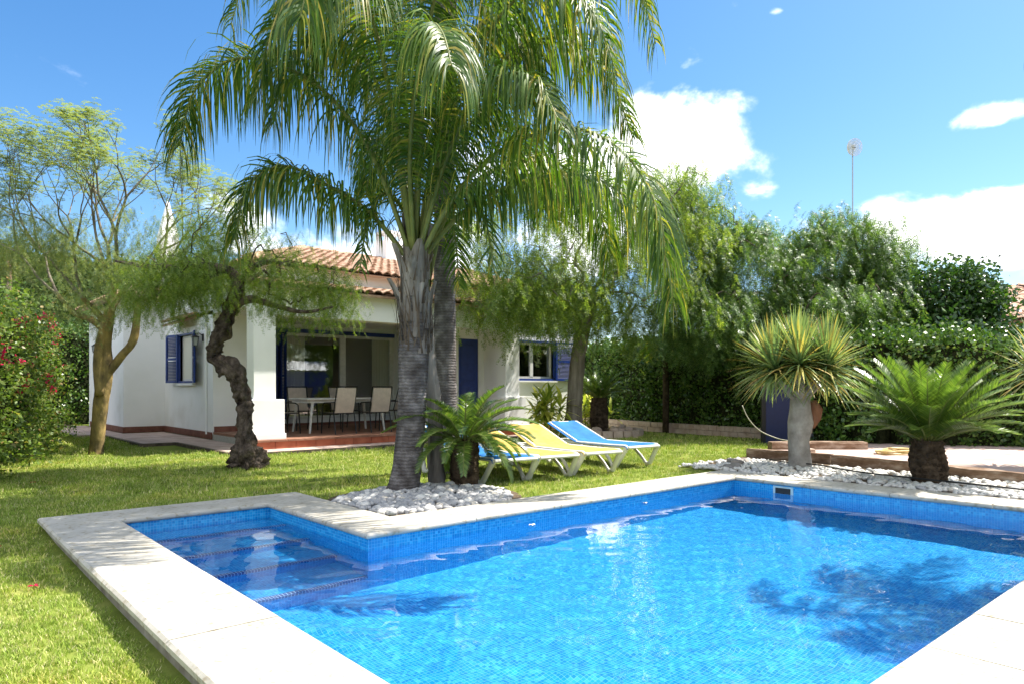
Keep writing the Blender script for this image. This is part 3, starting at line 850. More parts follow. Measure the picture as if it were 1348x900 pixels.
hb('window_sill', [((5.02, wy0-0.08, wz0-0.10), (5.10, wy1+0.08, wz0-0.05))], M_white, w2)
tile_roof('window_hood', (4.72, 18.2, 2.62), (4.72, 16.8, 2.62), (5.09, 18.2, 2.78), (5.09, 16.8, 2.78), w2, course=0.19, pitch=0.15)
b = MB(); b.tube([(5.07, 16.05, 0.1), (5.07, 16.05, 2.9)], 0.022, 8); b.build('downpipe', M_white, house)

# wall lanterns
def lantern(label, loc, rz):
    t = thing('wall_lantern', label, 'wall lamp', loc, rz, 'black wall lanterns on the house')
    b = MB(); b.box((-0.015, -0.05, -0.08), (0.0, 0.05, 0.08), 0.003)
    b.tube([(0, 0, 0.03), (-0.08, 0, 0.09), (-0.16, 0, 0.08), (-0.17, 0, 0.03)], 0.009, 6)
    b.build('bracket', M_metal, t)
    b = MB()
    for sx in (-1, 1):
        for sy in (-1, 1):
            b.tube([(-0.17+sx*0.055, sy*0.055, 0), (-0.17+sx*0.035, sy*0.035, -0.18)], 0.006, 4)
    b.box((-0.21, -0.04, -0.19), (-0.13, 0.04, -0.18))
    vs = [(-0.17-.075, -.075, 0), (-0.17+.075, -.075, 0), (-0.17+.075, .075, 0), (-0.17-.075, .075, 0), (-0.17, 0, 0.06)]
    b.add(vs, [(0,3,2,1), (0,1,4), (1,2,4), (2,3,4), (3,0,4)])
    b.build('cage', M_metal, t)
    b = MB(); b.add([(-0.17-.048,-.048,-0.005),(-0.17+.048,-.048,-0.005),(-0.17+.048,.048,-0.005),(-0.17-.048,.048,-0.005),(-0.17-.03,-.03,-.178),(-0.17+.03,-.03,-.178),(-0.17+.03,.03,-.178),(-0.17-.03,.03,-.178)],
                    [(0,1,2,3),(7,6,5,4),(0,4,5,1),(1,5,6,2),(2,6,7,3),(3,7,4,0)])
    b.build('glass', M_lampglass, t)
M_lampglass = plain('lantern glass', (0.42, 0.44, 0.42), 0.15)
lantern('small black lantern on the white wall behind the yellow tree trunk', (4.148, 21.9, 2.26), 0)
lantern('black lantern on the white wall beside the blue side window', (5.098, 16.35, 2.24), 0)
rebase(house, (5, 13, 0))

# ------------------------------------------------------------------ dining table and chairs
M_sling = plain('beige sling fabric', (0.52, 0.44, 0.37), 0.8, 0.2)
M_tabletop = plain('white table', (0.66, 0.64, 0.6), 0.4)
t = thing('dining_table', 'long white dining table standing on the porch', 'table', (7.38, 14.3, HT))
b = MB(); b.box((-0.98, -0.48, 0.70), (0.98, 0.48, 0.74), 0.012); b.box((-0.9, -0.42, 0.64), (0.9, -0.39, 0.699)); b.box((-0.9, 0.39, 0.64), (0.9, 0.42, 0.699)); b.box((-0.93,-0.4,0.64),(-0.9,0.4,0.699)); b.box((0.9,-0.4,0.64),(0.93,0.4,0.699))
b.build('table_top', M_tabletop, t)
for sx in (-1, 1):
    for sy in (-1, 1):
        b = MB(); b.tube([(sx*0.90, sy*0.42, 0), (sx*0.82, sy*0.38, 0.64)], [0.024, 0.034], 8); b.build('leg', M_tabletop, t)

def make_chair():
    c = thing('dining_chair', '', 'chair', group='sling chairs round the porch table')
    b = MB(); b.add([(-.21,-.20,.43),(.21,-.20,.43),(.21,.22,.44),(-.21,.22,.44),(-.21,-.20,.42),(.21,-.20,.42),(.21,.22,.43),(-.21,.22,.43)], [(0,1,2,3),(7,6,5,4),(0,4,5,1),(1,5,6,2),(2,6,7,3),(3,7,4,0)])
    b.build('seat', M_sling, c)
    b = MB(); n = 6; vs = []
    for k in range(n+1):
        s = k/n; vs += [(-.215, -.21-.13*s-.015*math.sin(PI*s), .44+.52*s), (.215, -.21-.13*s-.015*math.sin(PI*s), .44+.52*s)]
    fs = [(2*k, 2*k+1, 2*k+3, 2*k+2) for k in range(n)]
    m0 = len(vs); vs += [(x, y-.008, z) for x, y, z in vs]; fs += [(m0+2*k+2, m0+2*k+3, m0+2*k+1, m0+2*k) for k in range(n)]
    b.add(vs, fs); b.build('backrest', M_sling, c)
    for s in (-1, 1):
        b = MB(); b.tube([(s*.235, -.20, .43), (s*.235, -.27, .70), (s*.235, -.345, .985)], .013, 6); b.build('back_frame', M_metal, c)
        b = MB(); b.tube([(s*.25, .27, 0), (s*.245, .24, .42), (s*.245, .22, .60), (s*.25, .15, .645), (s*.25, -.15, .655), (s*.245, -.26, .66)], .013, 6); b.build('armrest', M_metal, c)
        b = MB(); b.tube([(s*.245, -.30, 0), (s*.24, -.22, .43)], .013, 6); b.build('leg', M_metal, c)
        b = MB(); b.tube([(s*.25, .27, 0.001), (s*.246, .243, .42)], .0135, 6); b.build('leg', M_metal, c)
    b = MB(); b.tube([(-.235, -.347, .985), (.235, -.347, .985)], .013, 6); b.tube([(-.24, .22, .43), (.24, .22, .43)], .012, 6); b.tube([(-.24, -.21, .43), (.24, -.21, .43)], .012, 6)
    b.tube([(-.22,.22,.43),(-.22,-.2,.43)], .011, 6); b.tube([(.22,.22,.43),(.22,-.2,.43)], .011, 6)
    b.build('seat_frame', M_metal, c)
    return c
ch = make_chair()
spots = [((6.95, 13.50, HT), 0.05, 'sling chair with its back to the lawn, left one of the front pair'),
         ((7.85, 13.55, HT), -0.04, 'sling chair with its back to the lawn, right one of the front pair'),
         ((6.02, 14.20, HT), -PI/2 + 0.12, 'sling chair at the left end of the porch table, seen from its side'),
         ((8.72, 14.35, HT), PI/2 - 0.1, 'sling chair at the right end of the porch table, beside the palm trunk'),
         ((6.90, 15.15, HT), PI - 0.04, 'sling chair by the glass door, left one behind the table'),
         ((7.95, 15.15, HT), PI + 0.05, 'sling chair by the glass door, right one behind the table')]
for i, (p, rz, lab) in enumerate(spots):
    if i == 0:
        ch.location = p; ch.rotation_euler = (0, 0, rz); ch['label'] = lab
    else: dup(ch, p, rz, lab)

# ------------------------------------------------------------------ sun loungers
M_yel = noisy('yellow sling', [(0.35, (0.42, 0.28, 0.05)), (0.65, (0.54, 0.38, 0.11))], scale=4, rough=0.7, bump=0.1, bscale=200, bdist=0.001, spec=0.2)
M_blu = noisy('blue sling', [(0.35, (0.008, 0.10, 0.32)), (0.65, (0.025, 0.17, 0.42))], scale=4, rough=0.7, bump=0.1, bscale=200, bdist=0.001, spec=0.2)
M_plast = noisy('white moulded plastic', [(0.3, (0.62, 0.60, 0.52)), (0.7, (0.76, 0.74, 0.67))], scale=6, rough=0.45, bump=0.03)
def make_lounger(label, fabric, back=28):
    """local: foot end at y=0, head at y=1.95, width along x"""
    c = thing('sun_lounger', label, 'sun lounger', group='sun loungers on the lawn by the pool')
    W_, z = 0.30, 0.33
    a = R(back); hy = 1.18
    cyl = [(0, z-0.02), (0.02, z+0.012), (0.06, z+0.022), (0.3, z+0.012), (0.8, z), (hy-0.12, z+0.002), (hy, z+0.02), (hy+0.15, z+0.02+0.12*math.tan(a)), (hy+0.76*math.cos(a), z+0.02+0.76*math.sin(a))]
    b = MB(); vs = []; n = len(cyl); m = 6
    for (y, zz) in cyl:
        for k in range(m+1):
            x = (-W_+2*W_*k/m)*1.13; vs.append((x, y, zz + 0.012 - 0.014*math.cos((k/m-0.5)*PI) - (0.03 if k in (0, m) else 0)))
    fs = [(j*(m+1)+k, j*(m+1)+k+1, (j+1)*(m+1)+k+1, (j+1)*(m+1)+k) for j in range(n-1) for k in range(m)]
    q = len(vs); vs += [(x, y, zz-0.008) for x, y, zz in vs]; fs += [tuple(reversed([i+q for i in f])) for f in fs]
    # close both sides
    for j in range(n-1):
        for k in (0, m):
            i0 = j*(m+1)+k; i1 = (j+1)*(m+1)+k; fs.append((i0, i1, i1+q, i0+q))
    b.add(vs, fs); b.build('sling', fabric, c, smooth=False)
    for s in (-1, 1):
        b = MB(); b.tube([(s*(W_+.01), 0.0, z-.03), (s*(W_+.01), 0.06, z-.005), (s*(W_+.01), 0.4, z-.012), (s*(W_+.01), 1.2, z-.015), (s*(W_+.01), 1.9, z-.02), (s*(W_+.01), 1.97, z-.03)], [.026,.03,.028,.028,.028,.022], 8, flat=0.8)
        b.build('side_rail', M_plast, c)
        for (ya, yb_, yc) in ((0.03, 0.24, 0.62), (1.90, 1.70, 1.32)):
            b = MB(); sg = 1 if yb_ > ya else -1
            b.tube([(s*(W_+.01), ya, z-.02), (s*(W_+.03), (ya*0.45+yb_*0.55), z*0.42), (s*(W_+.045), yb_-sg*0.02, 0.035), (s*(W_+.045), yb_+sg*0.06, 0.02), (s*(W_+.03), yb_+sg*0.15, z*0.38), (s*(W_+.01), yc, z-.02)], [.024,.022,.024,.024,.022,.022], 8, flat=1.5)
            b.build('leg', M_plast, c)
    b = MB(); b.tube([(-W_-.01, 0.0, z-.02), (W_+.01, 0.0, z-.02)], .022, 8); b.tube([(-W_-.01, 1.96, z-.03), (W_+.01, 1.96, z-.03)], .02, 8); b.tube([(-W_, hy, z-.02), (W_, hy, z-.02)], .018, 8)
    b.build('cross_bar', M_plast, c)
    b = MB(); yb_, zb = hy+0.76*math.cos(a), z+0.76*math.sin(a)
    for s in (-1, 1):
        b.tube([(s*(W_-.01), hy, z), (s*(W_-.01), yb_, zb)], .02, 8); 
        b.tube([(s*(W_-.06), hy+0.45, z+0.45*math.tan(a)), (s*(W_-.06), hy+0.62, z-.02)], .011, 6)
    b.tube([(-W_, yb_, zb), (W_, yb_, zb)], .02, 8)
    b.build('back_frame', M_plast, c)
    return c
L_AX = -R(7)
for args, p, rz in ((('blue sling sun lounger nearest the palm trunks, mostly hidden by the small cycad', M_blu, 25), CW(0.05, 8.35, -0.05), 0.0),
                    (('yellow sling sun lounger partly behind the cycad, next to the nearest blue one', M_yel, 17), CW(0.60, 8.75, -0.05), 0.02),
                    (('yellow sling sun lounger in full view, just before the far blue one', M_yel, 20), CW(1.22, 9.25, -0.05), -0.02),
                    (('blue sling sun lounger at the far end of the row, by the tree', M_blu, 20), CW(1.93, 10.2, -0.05), 0.0)):
    l = make_lounger(*args); l.location = p; l.rotation_euler = (0, 0, L_AX + rz)
# ------------------------------------------------------------------ vegetation materials
M_palm = leafmat('palm leaflets', [(0, (0.032, 0.08, 0.011)), (0.45, (0.07, 0.14, 0.02)), (0.8, (0.14, 0.21, 0.034)), (0.93, (0.32, 0.31, 0.06)), (1, (0.40, 0.32, 0.09))], trans=0.36, rough=0.42, spec=0.35, tint=(1.7, 1.7, 0.5))
M_rachis = noisy('palm stalk', [(0.3, (0.10, 0.13, 0.03)), (0.7, (0.2, 0.21, 0.06))], scale=8, rough=0.5)
M_cycad = leafmat('cycad leaflets', [(0, (0.055, 0.10, 0.018)), (0.6, (0.105, 0.175, 0.03)), (1, (0.20, 0.26, 0.055))], trans=0.36, rough=0.28, spec=0.6)
M_pepper = leafmat('pepper tree leaves', [(0, (0.08, 0.13, 0.03)), (0.5, (0.13, 0.20, 0.045)), (0.85, (0.19, 0.26, 0.07)), (1, (0.30, 0.32, 0.11))], trans=0.5, rough=0.5, spec=0.3, tint=(1.7, 1.7, 0.55))
M_pepper2 = leafmat('deep green pepper leaves', [(0, (0.05, 0.10, 0.03)), (0.5, (0.09, 0.165, 0.045)), (0.85, (0.15, 0.235, 0.07)), (1, (0.24, 0.29, 0.11))], trans=0.4, rough=0.4, spec=0.45, tint=(1.5, 1.6, 0.6))
M_pale = leafmat('feathery pale leaves', [(0, (0.16, 0.22, 0.09)), (0.6, (0.26, 0.32, 0.14)), (0.9, (0.28, 0.29, 0.10)), (1, (0.38, 0.35, 0.08))], trans=0.45, rough=0.6, spec=0.2, tint=(1.3, 1.35, 0.7))
M_ivy = leafmat('ivy leaves', [(0, (0.03, 0.075, 0.012)), (0.5, (0.06, 0.13, 0.02)), (0.9, (0.12, 0.20, 0.035)), (1, (0.2, 0.26, 0.06))], trans=0.25, rough=0.35, spec=0.5)
M_ficus = leafmat('glossy broad leaves', [(0, (0.018, 0.05, 0.012)), (0.6, (0.035, 0.085, 0.018)), (1, (0.10, 0.17, 0.035))], trans=0.25, rough=0.36, spec=0.5)
M_boug = leafmat('bougainvillea leaves', [(0, (0.06, 0.11, 0.02)), (0.5, (0.12, 0.19, 0.035)), (0.9, (0.2, 0.26, 0.06)), (1, (0.34, 0.2, 0.08))], trans=0.35, rough=0.4, spec=0.4)
M_flower = leafmat('magenta bracts', [(0, (0.42, 0.01, 0.06)), (0.6, (0.6, 0.02, 0.10)), (1, (0.7, 0.10, 0.2))], trans=0.4, rough=0.6, spec=0.1, tint=(1.3, 0.6, 0.8))
M_dragon = leafmat('dragon tree swords', [(0, (0.12, 0.20, 0.08)), (0.45, (0.21, 0.30, 0.13)), (0.72, (0.32, 0.38, 0.14)), (0.84, (0.46, 0.42, 0.12)), (0.94, (0.55, 0.42, 0.13)), (1, (0.42, 0.24, 0.12))], trans=0.3, rough=0.4, spec=0.4, tint=(1.3, 1.3, 0.6))
M_yelleaf = leafmat('yellow green leaves', [(0, (0.2, 0.27, 0.04)), (0.5, (0.42, 0.46, 0.08)), (1, (0.68, 0.62, 0.15))], trans=0.4, rough=0.4, spec=0.4)
M_hill = leafmat('hill woods', [(0, (0.022, 0.045, 0.012)), (0.6, (0.045, 0.08, 0.02)), (1, (0.09, 0.12, 0.03))], trans=0.1, rough=0.8, spec=0.1)
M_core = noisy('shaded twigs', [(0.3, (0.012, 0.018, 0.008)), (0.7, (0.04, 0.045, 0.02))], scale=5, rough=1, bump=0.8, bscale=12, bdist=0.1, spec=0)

def bark(name, dark, light, sc=6, stretch=(1, 1, 0.35), bump=0.7, bd=0.02):
    return noisy(name, [(0.3, dark), (0.52, tuple((a+b)/2 for a, b in zip(dark, light))), (0.72, light)], scale=sc, detail=10, rough=0.95, bump=bump, bscale=sc*2.6, bdist=bd, spec=0.1, stretch=stretch)
M_barkgrey = bark('grey brown bark', (0.10, 0.085, 0.065), (0.27, 0.23, 0.19), 9, (1, 1, 0.18))
M_barkdark = bark('dark gnarled bark', (0.018, 0.012, 0.01), (0.22, 0.17, 0.13), 9, (1, 1, 0.8), 1.0, 0.06)
M_barkyel = bark('yellow lichen bark', (0.09, 0.07, 0.045), (0.42, 0.30, 0.11), 6, (1, 1, 0.6), 0.8)
M_barkdragon = bark('pale grey bark', (0.20, 0.18, 0.16), (0.46, 0.43, 0.39), 6, (1, 1, 0.9), 0.4)
M_barkcycad = bark('scaly dark stem', (0.025, 0.018, 0.012), (0.12, 0.085, 0.055), 12, (1, 1, 1), 1.0, 0.03)
M_husk = bark('palm husk fibres', (0.10, 0.085, 0.07), (0.36, 0.32, 0.28), 10, (1, 1, 0.12), 0.8)
M_huskdark = bark('dark palm fibre', (0.03, 0.022, 0.016), (0.16, 0.12, 0.085), 12, (1, 1, 0.12), 0.8)
def palm_bark():
    m, nt, bs = mat_new('ringed palm bark')
    v = coords(nt, 'Object')
    no = nt.nodes.new('ShaderNodeTexNoise'); no.inputs['Scale'].default_value = 9; no.inputs['Detail'].default_value = 9; nt.links.new(v, no.inputs['Vector'])
    r = ramp(nt, [(0.3, (0.055, 0.046, 0.042)), (0.5, (0.11, 0.098, 0.092)), (0.7, (0.22, 0.20, 0.19))]); nt.links.new(no.outputs[0], r.inputs[0])
    w = nt.nodes.new('ShaderNodeTexWave'); w.bands_direction = 'Z'; w.inputs['Scale'].default_value = 8.5; w.inputs['Distortion'].default_value = 3.5; w.inputs['Detail'].default_value = 3
    w.inputs['Detail Scale'].default_value = 3
    nt.links.new(v, w.inputs['Vector'])
    r2 = ramp(nt, [(0.0, (0.78, 0.76, 0.75)), (0.25, (0.96, 0.96, 0.96)), (1, (1.05, 1.05, 1.05))]); nt.links.new(w.outputs[0], r2.inputs[0])
    mx = nt.nodes.new('ShaderNodeMix'); mx.data_type = 'RGBA'; mx.blend_type = 'MULTIPLY'; mx.inputs[0].default_value = 1
    nt.links.new(r.outputs[0], mx.inputs[6]); nt.links.new(r2.outputs[0], mx.inputs[7])
    nt.links.new(mx.outputs[2], bs.inputs['Base Color'])
    ad = nt.nodes.new('ShaderNodeMath'); ad.operation = 'ADD'; nt.links.new(no.outputs[0], ad.inputs[0]); nt.links.new(w.outputs[0], ad.inputs[1])
    b = nt.nodes.new('ShaderNodeBump'); b.inputs['Strength'].default_value = 0.45; b.inputs['Distance'].default_value = 0.015
    nt.links.new(ad.outputs[0], b.inputs['Height']); nt.links.new(b.outputs[0], bs.inputs['Normal'])
    bs.inputs['Roughness'].default_value = 0.9; bs.inputs['Specular IOR Level'].default_value = 0.15
    return m
M_palmbark = palm_bark()

# ------------------------------------------------------------------ palms
def spline(pts, n):
    P = [np.array(p, float) for p in pts]
    P = [2*P[0]-P[1]] + P + [2*P[-1]-P[-2]]
    out = []; segs = len(P)-3
    for i in range(n+1):
        t = i/n*segs; k = min(int(t), segs-1); u = t-k
        a, b, c, d = P[k:k+4]
        out.append(0.5*((2*b) + (-a+c)*u + (2*a-5*b+4*c-d)*u*u + (-a+3*b-3*c+d)*u**3))
    return np.array(out)

def frond_mesh(C, nleaf, lmax, width, droop, rg, start=0.16, plume=0.5, seg=4, fwd=0.35, up=0.25, stiff=False, tipl=0.35):
    """C: centreline samples.  returns V,F for the leaflets"""
    n = len(C)-1
    T = np.gradient(C, axis=0); T /= np.linalg.norm(T, axis=1)[:,None]
    V = []; F = []
    Z = np.array([0, 0, 1.0])
    for i in range(nleaf):
        t = start + (1-start)*(i + rg.uniform(-.3, .3))/nleaf; t = min(max(t, start), 0.999)
        x = t*n; k = min(int(x), n-1); u = x-k
        p = C[k]*(1-u) + C[k+1]*u; tg = T[k]*(1-u) + T[k+1]*u; tg /= np.linalg.norm(tg)
        s0 = np.cross(tg, Z)
        if np.linalg.norm(s0) < 0.15: s0 = np.cross(tg, np.array([rg.normal(), rg.normal(), 0]))
        s0 /= np.linalg.norm(s0); nrm = np.cross(s0, tg)
        tt = (t-start)/(1-start)
        L = lmax*min(1, 0.55+2.2*tt)*(1 - (1-tipl)*max(0, (tt-0.55)/0.45)**1.3)*rg.uniform(.82, 1.1)
        for sg in (-1, 1):
            ang = rg.uniform(-plume, plume) + up
            d = s0*sg*math.cos(ang) + nrm*math.sin(ang) + tg*(fwd + 0.5*tt)
            d /= np.linalg.norm(d)
            wd = tg - d*tg.dot(d); wd /= np.linalg.norm(wd)
            g = droop*rg.uniform(.75, 1.25)
            q = p.copy(); b = len(V); dd = d.copy()
            for j in range(seg+1):
                s = j/seg
                w = width*(0.55 + 0.45*min(1, s*5))*(1 - s**2.2*0.93)
                V.append(q - wd*w/2); V.append(q + wd*w/2)
                dd = dd + np.array([0, 0, -1.0])*g*(0.5+s)/seg*1.6
                if not stiff: dd += rg.normal(0, .035, 3)
                dd /= np.linalg.norm(dd)
                q = q + dd*L/seg
            for j in range(seg): F.append((b+2*j, b+2*j+1, b+2*j+3, b+2*j+2))
    return V, F

def add_frond(parent, base, ctrl, nleaf, lmax, width, droop, rg, mat, name='frond', r0=0.03, **kw):
    C = spline([np.array(base)+np.array(c) for c in ctrl], 26)
    V, F = frond_mesh(C, nleaf, lmax, width, droop, rg, **kw)
    o = npmesh(name, V, F, mat, parent)
    b = MB(); b.tube([tuple(c) for c in C], [r0*(1-0.85*i/26) + 0.002 for i in range(27)], 5)
    b.build('stalk', M_rachis, o, smooth=True)
    return o

def cdir(r, d, z):           # camera-right, depth, up -> world offset
    return (r*SN + d*CS, -r*CS + d*SN, z)

def queen_palm(label, base, trunk_pts, trunk_r, hub, fronds, seed, boots=True, nleaf=190, lmax=0.84, w=0.024):
    rg = np.random.default_rng(seed)
    t = thing('palm_tree', label, 'palm tree', base, 0, 'palms growing from the pebble bed')
    b = MB()
    P = spline(trunk_pts, 40); rr = np.interp(np.linspace(0, 1, 41), np.linspace(0, 1, len(trunk_r)), trunk_r)
    rr = rr*(1 + 0.006*np.sin(np.arange(41)*2.1))
    b.tube([tuple(p) for p in P], list(rr), 20, rough=0.05)
    tr = b.build('trunk', M_palmbark, t, smooth=True)
    if boots:
        hx = np.array(hub)
        for i in range(30):
            a = i*2.4; h0 = -1.0 + 0.034*i
            rr0 = trunk_r[-1]*0.95
            d = np.array([math.cos(a), math.sin(a), 0]); e = np.array([-math.sin(a), math.cos(a), 0])
            V = []; F = []; L = rg.uniform(.3, .7); w0 = rg.uniform(.06, .12); out = rg.uniform(.0, .20)*(1 if rg.uniform() < .5 else .3)
            for j in range(6):
                s = j/5
                c = hx + np.array([0, 0, h0 + L*s]) + d*(rr0*(1-.3*s) + 0.02 + out*s**2.2)
                ww = w0*(1-s)**0.8 + 0.03
                V += [c - e*ww*0.9 - d*ww*0.55, c - e*ww*0.5, c + d*0.025, c + e*ww*0.5, c + e*ww*0.9 - d*ww*0.55]
            for j in range(5):
                for q in range(4): F.append((j*5+q, j*5+q+1, j*5+q+6, j*5+q+5))
            o = npmesh('leaf_base', V, F, M_husk, t, smooth=True)
        V = []; F = []
        for i in range(150):
            a = rg.uniform(0, 2*PI); d = np.array([math.cos(a), math.sin(a), 0]); e = np.array([-math.sin(a), math.cos(a), 0]); L = rg.uniform(.12, .5); w0 = rg.uniform(.004, .014)
            c = hx + np.array([0, 0, rg.uniform(-.95, .05)]) + d*(trunk_r[-1]*1.12 + rg.uniform(.015, .06)); o2 = rg.uniform(-.02, .09); sl = rg.normal(0, .05); k = len(V)
            for j in range(4):
                u = j/3; q = c + np.array([0,0,L*u]) + d*o2*u*u + e*sl*u; ww = w0*(1-u*.8); V += [q-e*ww, q+e*ww]
            for j in range(3): F.append((k+2*j, k+2*j+1, k+2*j+3, k+2*j+2))
        npmesh('fibres', V, F, M_huskdark, t)['kind'] = 'stuff'
    for ctrl in fronds:
        k = dict(nleaf=nleaf, lmax=lmax*rg.uniform(.9, 1.08))
        add_frond(t, hub, ctrl, k['nleaf'], k['lmax'], w, 2.7, rg, M_palm, plume=0.7, seg=6, tipl=0.6, fwd=.15)
    rebase(t, base)
    return t

# front palm.  frond spines as (right, depth, up) metres from the crown
def G(*p): return [cdir(*q) for q in p]
front_fr = [
    G((0,0,0), (-.45,-.1,1.2), (-1.05,-.15,1.95), (-1.85,-.1,2.25), (-2.4,0,1.95), (-2.6,.05,1.35)),
    G((0,0,0), (-.5,.1,.62), (-1.0,.15,.95), (-1.5,.2,1.18), (-1.9,.2,.95), (-2.05,.2,.35)),
    G((0,0,0), (-.3,.3,1.5), (-.75,.5,2.5), (-1.25,.6,2.85), (-1.6,.6,2.45), (-1.75,.6,1.8)),
    G((0,0,0), (-.15,-.35,1.4), (-.3,-.9,2.3), (-.45,-1.5,2.5), (-.55,-1.9,2.2), (-.6,-2.15,1.6)),
    G((0,0,0), (.35,-.2,1.4), (.8,-.5,2.3), (1.35,-.8,2.65), (1.8,-1.0,2.3), (2.05,-1.1,1.6)),
    G((0,0,0), (.45,0,1.5), (1.05,.1,2.4), (1.7,.1,2.55), (2.15,.1,2.1), (2.4,.1,1.45)),
    G((0,0,0), (.45,-.3,.7), (1.0,-.7,1.08), (1.6,-1.1,1.12), (2.05,-1.5,.75), (2.3,-1.7,.2), (2.35,-1.75,-.2)),
    G((0,0,0), (.5,.1,.62), (1.1,.2,.98), (1.8,.1,1.05), (2.4,.1,.75), (2.75,.1,.15), (2.85,.1,-.35)),
    G((0,0,0), (.3,.4,1.3), (.7,1.0,2.1), (1.1,1.6,2.2), (1.35,2.0,1.8), (1.5,2.2,1.2)),
    G((0,0,0), (-.2,.5,1.2), (-.5,1.2,1.9), (-.8,1.8,1.9), (-1.0,2.2,1.4)),
    G((0,0,0), (.1,-.15,1.6), (.25,-.4,2.7), (.6,-.7,3.2), (1.0,-.9,3.1)),
    G((0,0,0), (-.1,.1,1.6), (-.25,.15,2.8), (-.6,.2,3.4), (-1.1,.2,3.3)),
    G((0,0,0), (.5,.3,.9), (1.15,.7,1.4), (1.75,1.0,1.4), (2.15,1.2,.95), (2.3,1.25,.4)),
    G((0,0,0), (.0,-.4,1.0), (.15,-1.0,1.6), (.35,-1.6,1.8), (.5,-2.0,1.55), (.6,-2.3,1.15)),
    G((0,0,0), (.4,-.45,1.1), (.85,-.95,1.6), (1.25,-1.3,1.5), (1.5,-1.55,.95)),
    G((0,0,0), (.02,.05,1.5), (.05,.1,2.9), (.1,.2,3.6)),
    G((0,0,0), (-.25,-.15,1.5), (-.6,-.35,2.4), (-1.0,-.5,2.75), (-1.35,-.6,2.3), (-1.5,-.65,1.6)),
    G((0,0,0), (.22,.1,1.5), (.5,.2,2.5), (.9,.3,2.9), (1.3,.35,2.6), (1.5,.4,1.9)),
]
bx = CW(-1.14, 7.62, -0.06)
queen_palm('queen palm in front of the others, thick grey ringed trunk with long drooping fronds', bx,
           [CW(-1.20,7.62,-.15), CW(-1.18,7.62,.03), CW(-1.13,7.62,.4), CW(-1.09,7.62,1.0), CW(-1.07,7.62,1.6), CW(-1.06,7.62,2.35)],
           [.27,.225,.175,.16,.155,.155,.16,.165,.15,.13], CW(-1.06, 7.62, 2.42), front_fr, 11)
rb = random.Random(4)
back_fr = []
for i in range(17):
    a = i*2.399 + 0.4; L = rb.uniform(2.5, 2.9); e = rb.choice([0.45, 0.8, 1.15])
    r, d = math.cos(a), math.sin(a)
    back_fr.append(G((0,0,0), (r*L*.22, d*L*.22, e*.8), (r*L*.48, d*L*.48, e*1.15), (r*L*.75, d*L*.75, e*.9), (r*L*.95, d*L*.95, e*.1-.1), (r*L*1.05, d*L*1.05, -.9)))
queen_palm('tallest palm, slim straight grey trunk just right of the front palm', CW(-.92, 9.6, -.06),
           [CW(-.9,9.6,-.15), CW(-.92,9.6,1.5), CW(-.93,9.6,4), CW(-.9,9.6,7.0)], [.19,.155,.15,.145,.14,.15], CW(-.9, 9.6, 7.0), back_fr, 12, boots=False, nleaf=150)
# third, short palm stem with old husks between the two
t = thing('palm_tree', 'short leaning palm stem wrapped in pale husks, between the two tall trunks', 'palm tree', CW(-.86, 8.0, -.05), 0, 'palms growing from the pebble bed')
b = MB(); b.tube([tuple(p) for p in spline([CW(-.84,8.0,-.1), CW(-.88,8.0,.6), CW(-.93,8.02,1.3), CW(-1.0,8.05,2.2)], 20)], list(np.linspace(.095,.06,21)), 12, rough=0.35)
b.build('trunk', M_husk, t, smooth=True)
rg = np.random.default_rng(4)
for i in range(3):
    a = 1.2 + i*2.399; r, d = math.cos(a), math.sin(a); L = rg.uniform(.5, .8)
    add_frond(t, CW(-1.0, 8.05, 2.2), G((0,0,0), (r*L*.3, d*L*.3, .8), (r*L*.7, d*L*.7, 1.1), (r*L, d*L, .8), (r*L*1.15, d*L*1.15, .2)), 60, .5, .026, .8, rg, M_palm, plume=.6)
rebase(t, CW(-.86, 8.0, -.05))

# off to the right of the pool, just outside the picture: the palm whose fronds shade the water
pr = []
for i in range(11):
    a = i*2.399 + 1.0; L = rb.uniform(1.0, 1.45); e = rb.choice([0.4, 0.6, 0.8])
    r, d = math.cos(a), math.sin(a)
    pr.append([(0,0,0), (r*L*.25, d*L*.25, e*.7), (r*L*.55, d*L*.55, e*.9), (r*L*.85, d*L*.85, e*.5), (r*L*1.0, d*L*1.0, -.3)])
queen_palm('palm beside the right end of the pool, mostly outside the picture', (8.95, .4, -.05), [(8.95,.4,-.1), (8.97,.4,2), (8.9,.45,4.75)], [.2,.16,.13], (8.9, .45, 4.75), pr, 15, nleaf=70, lmax=.55)

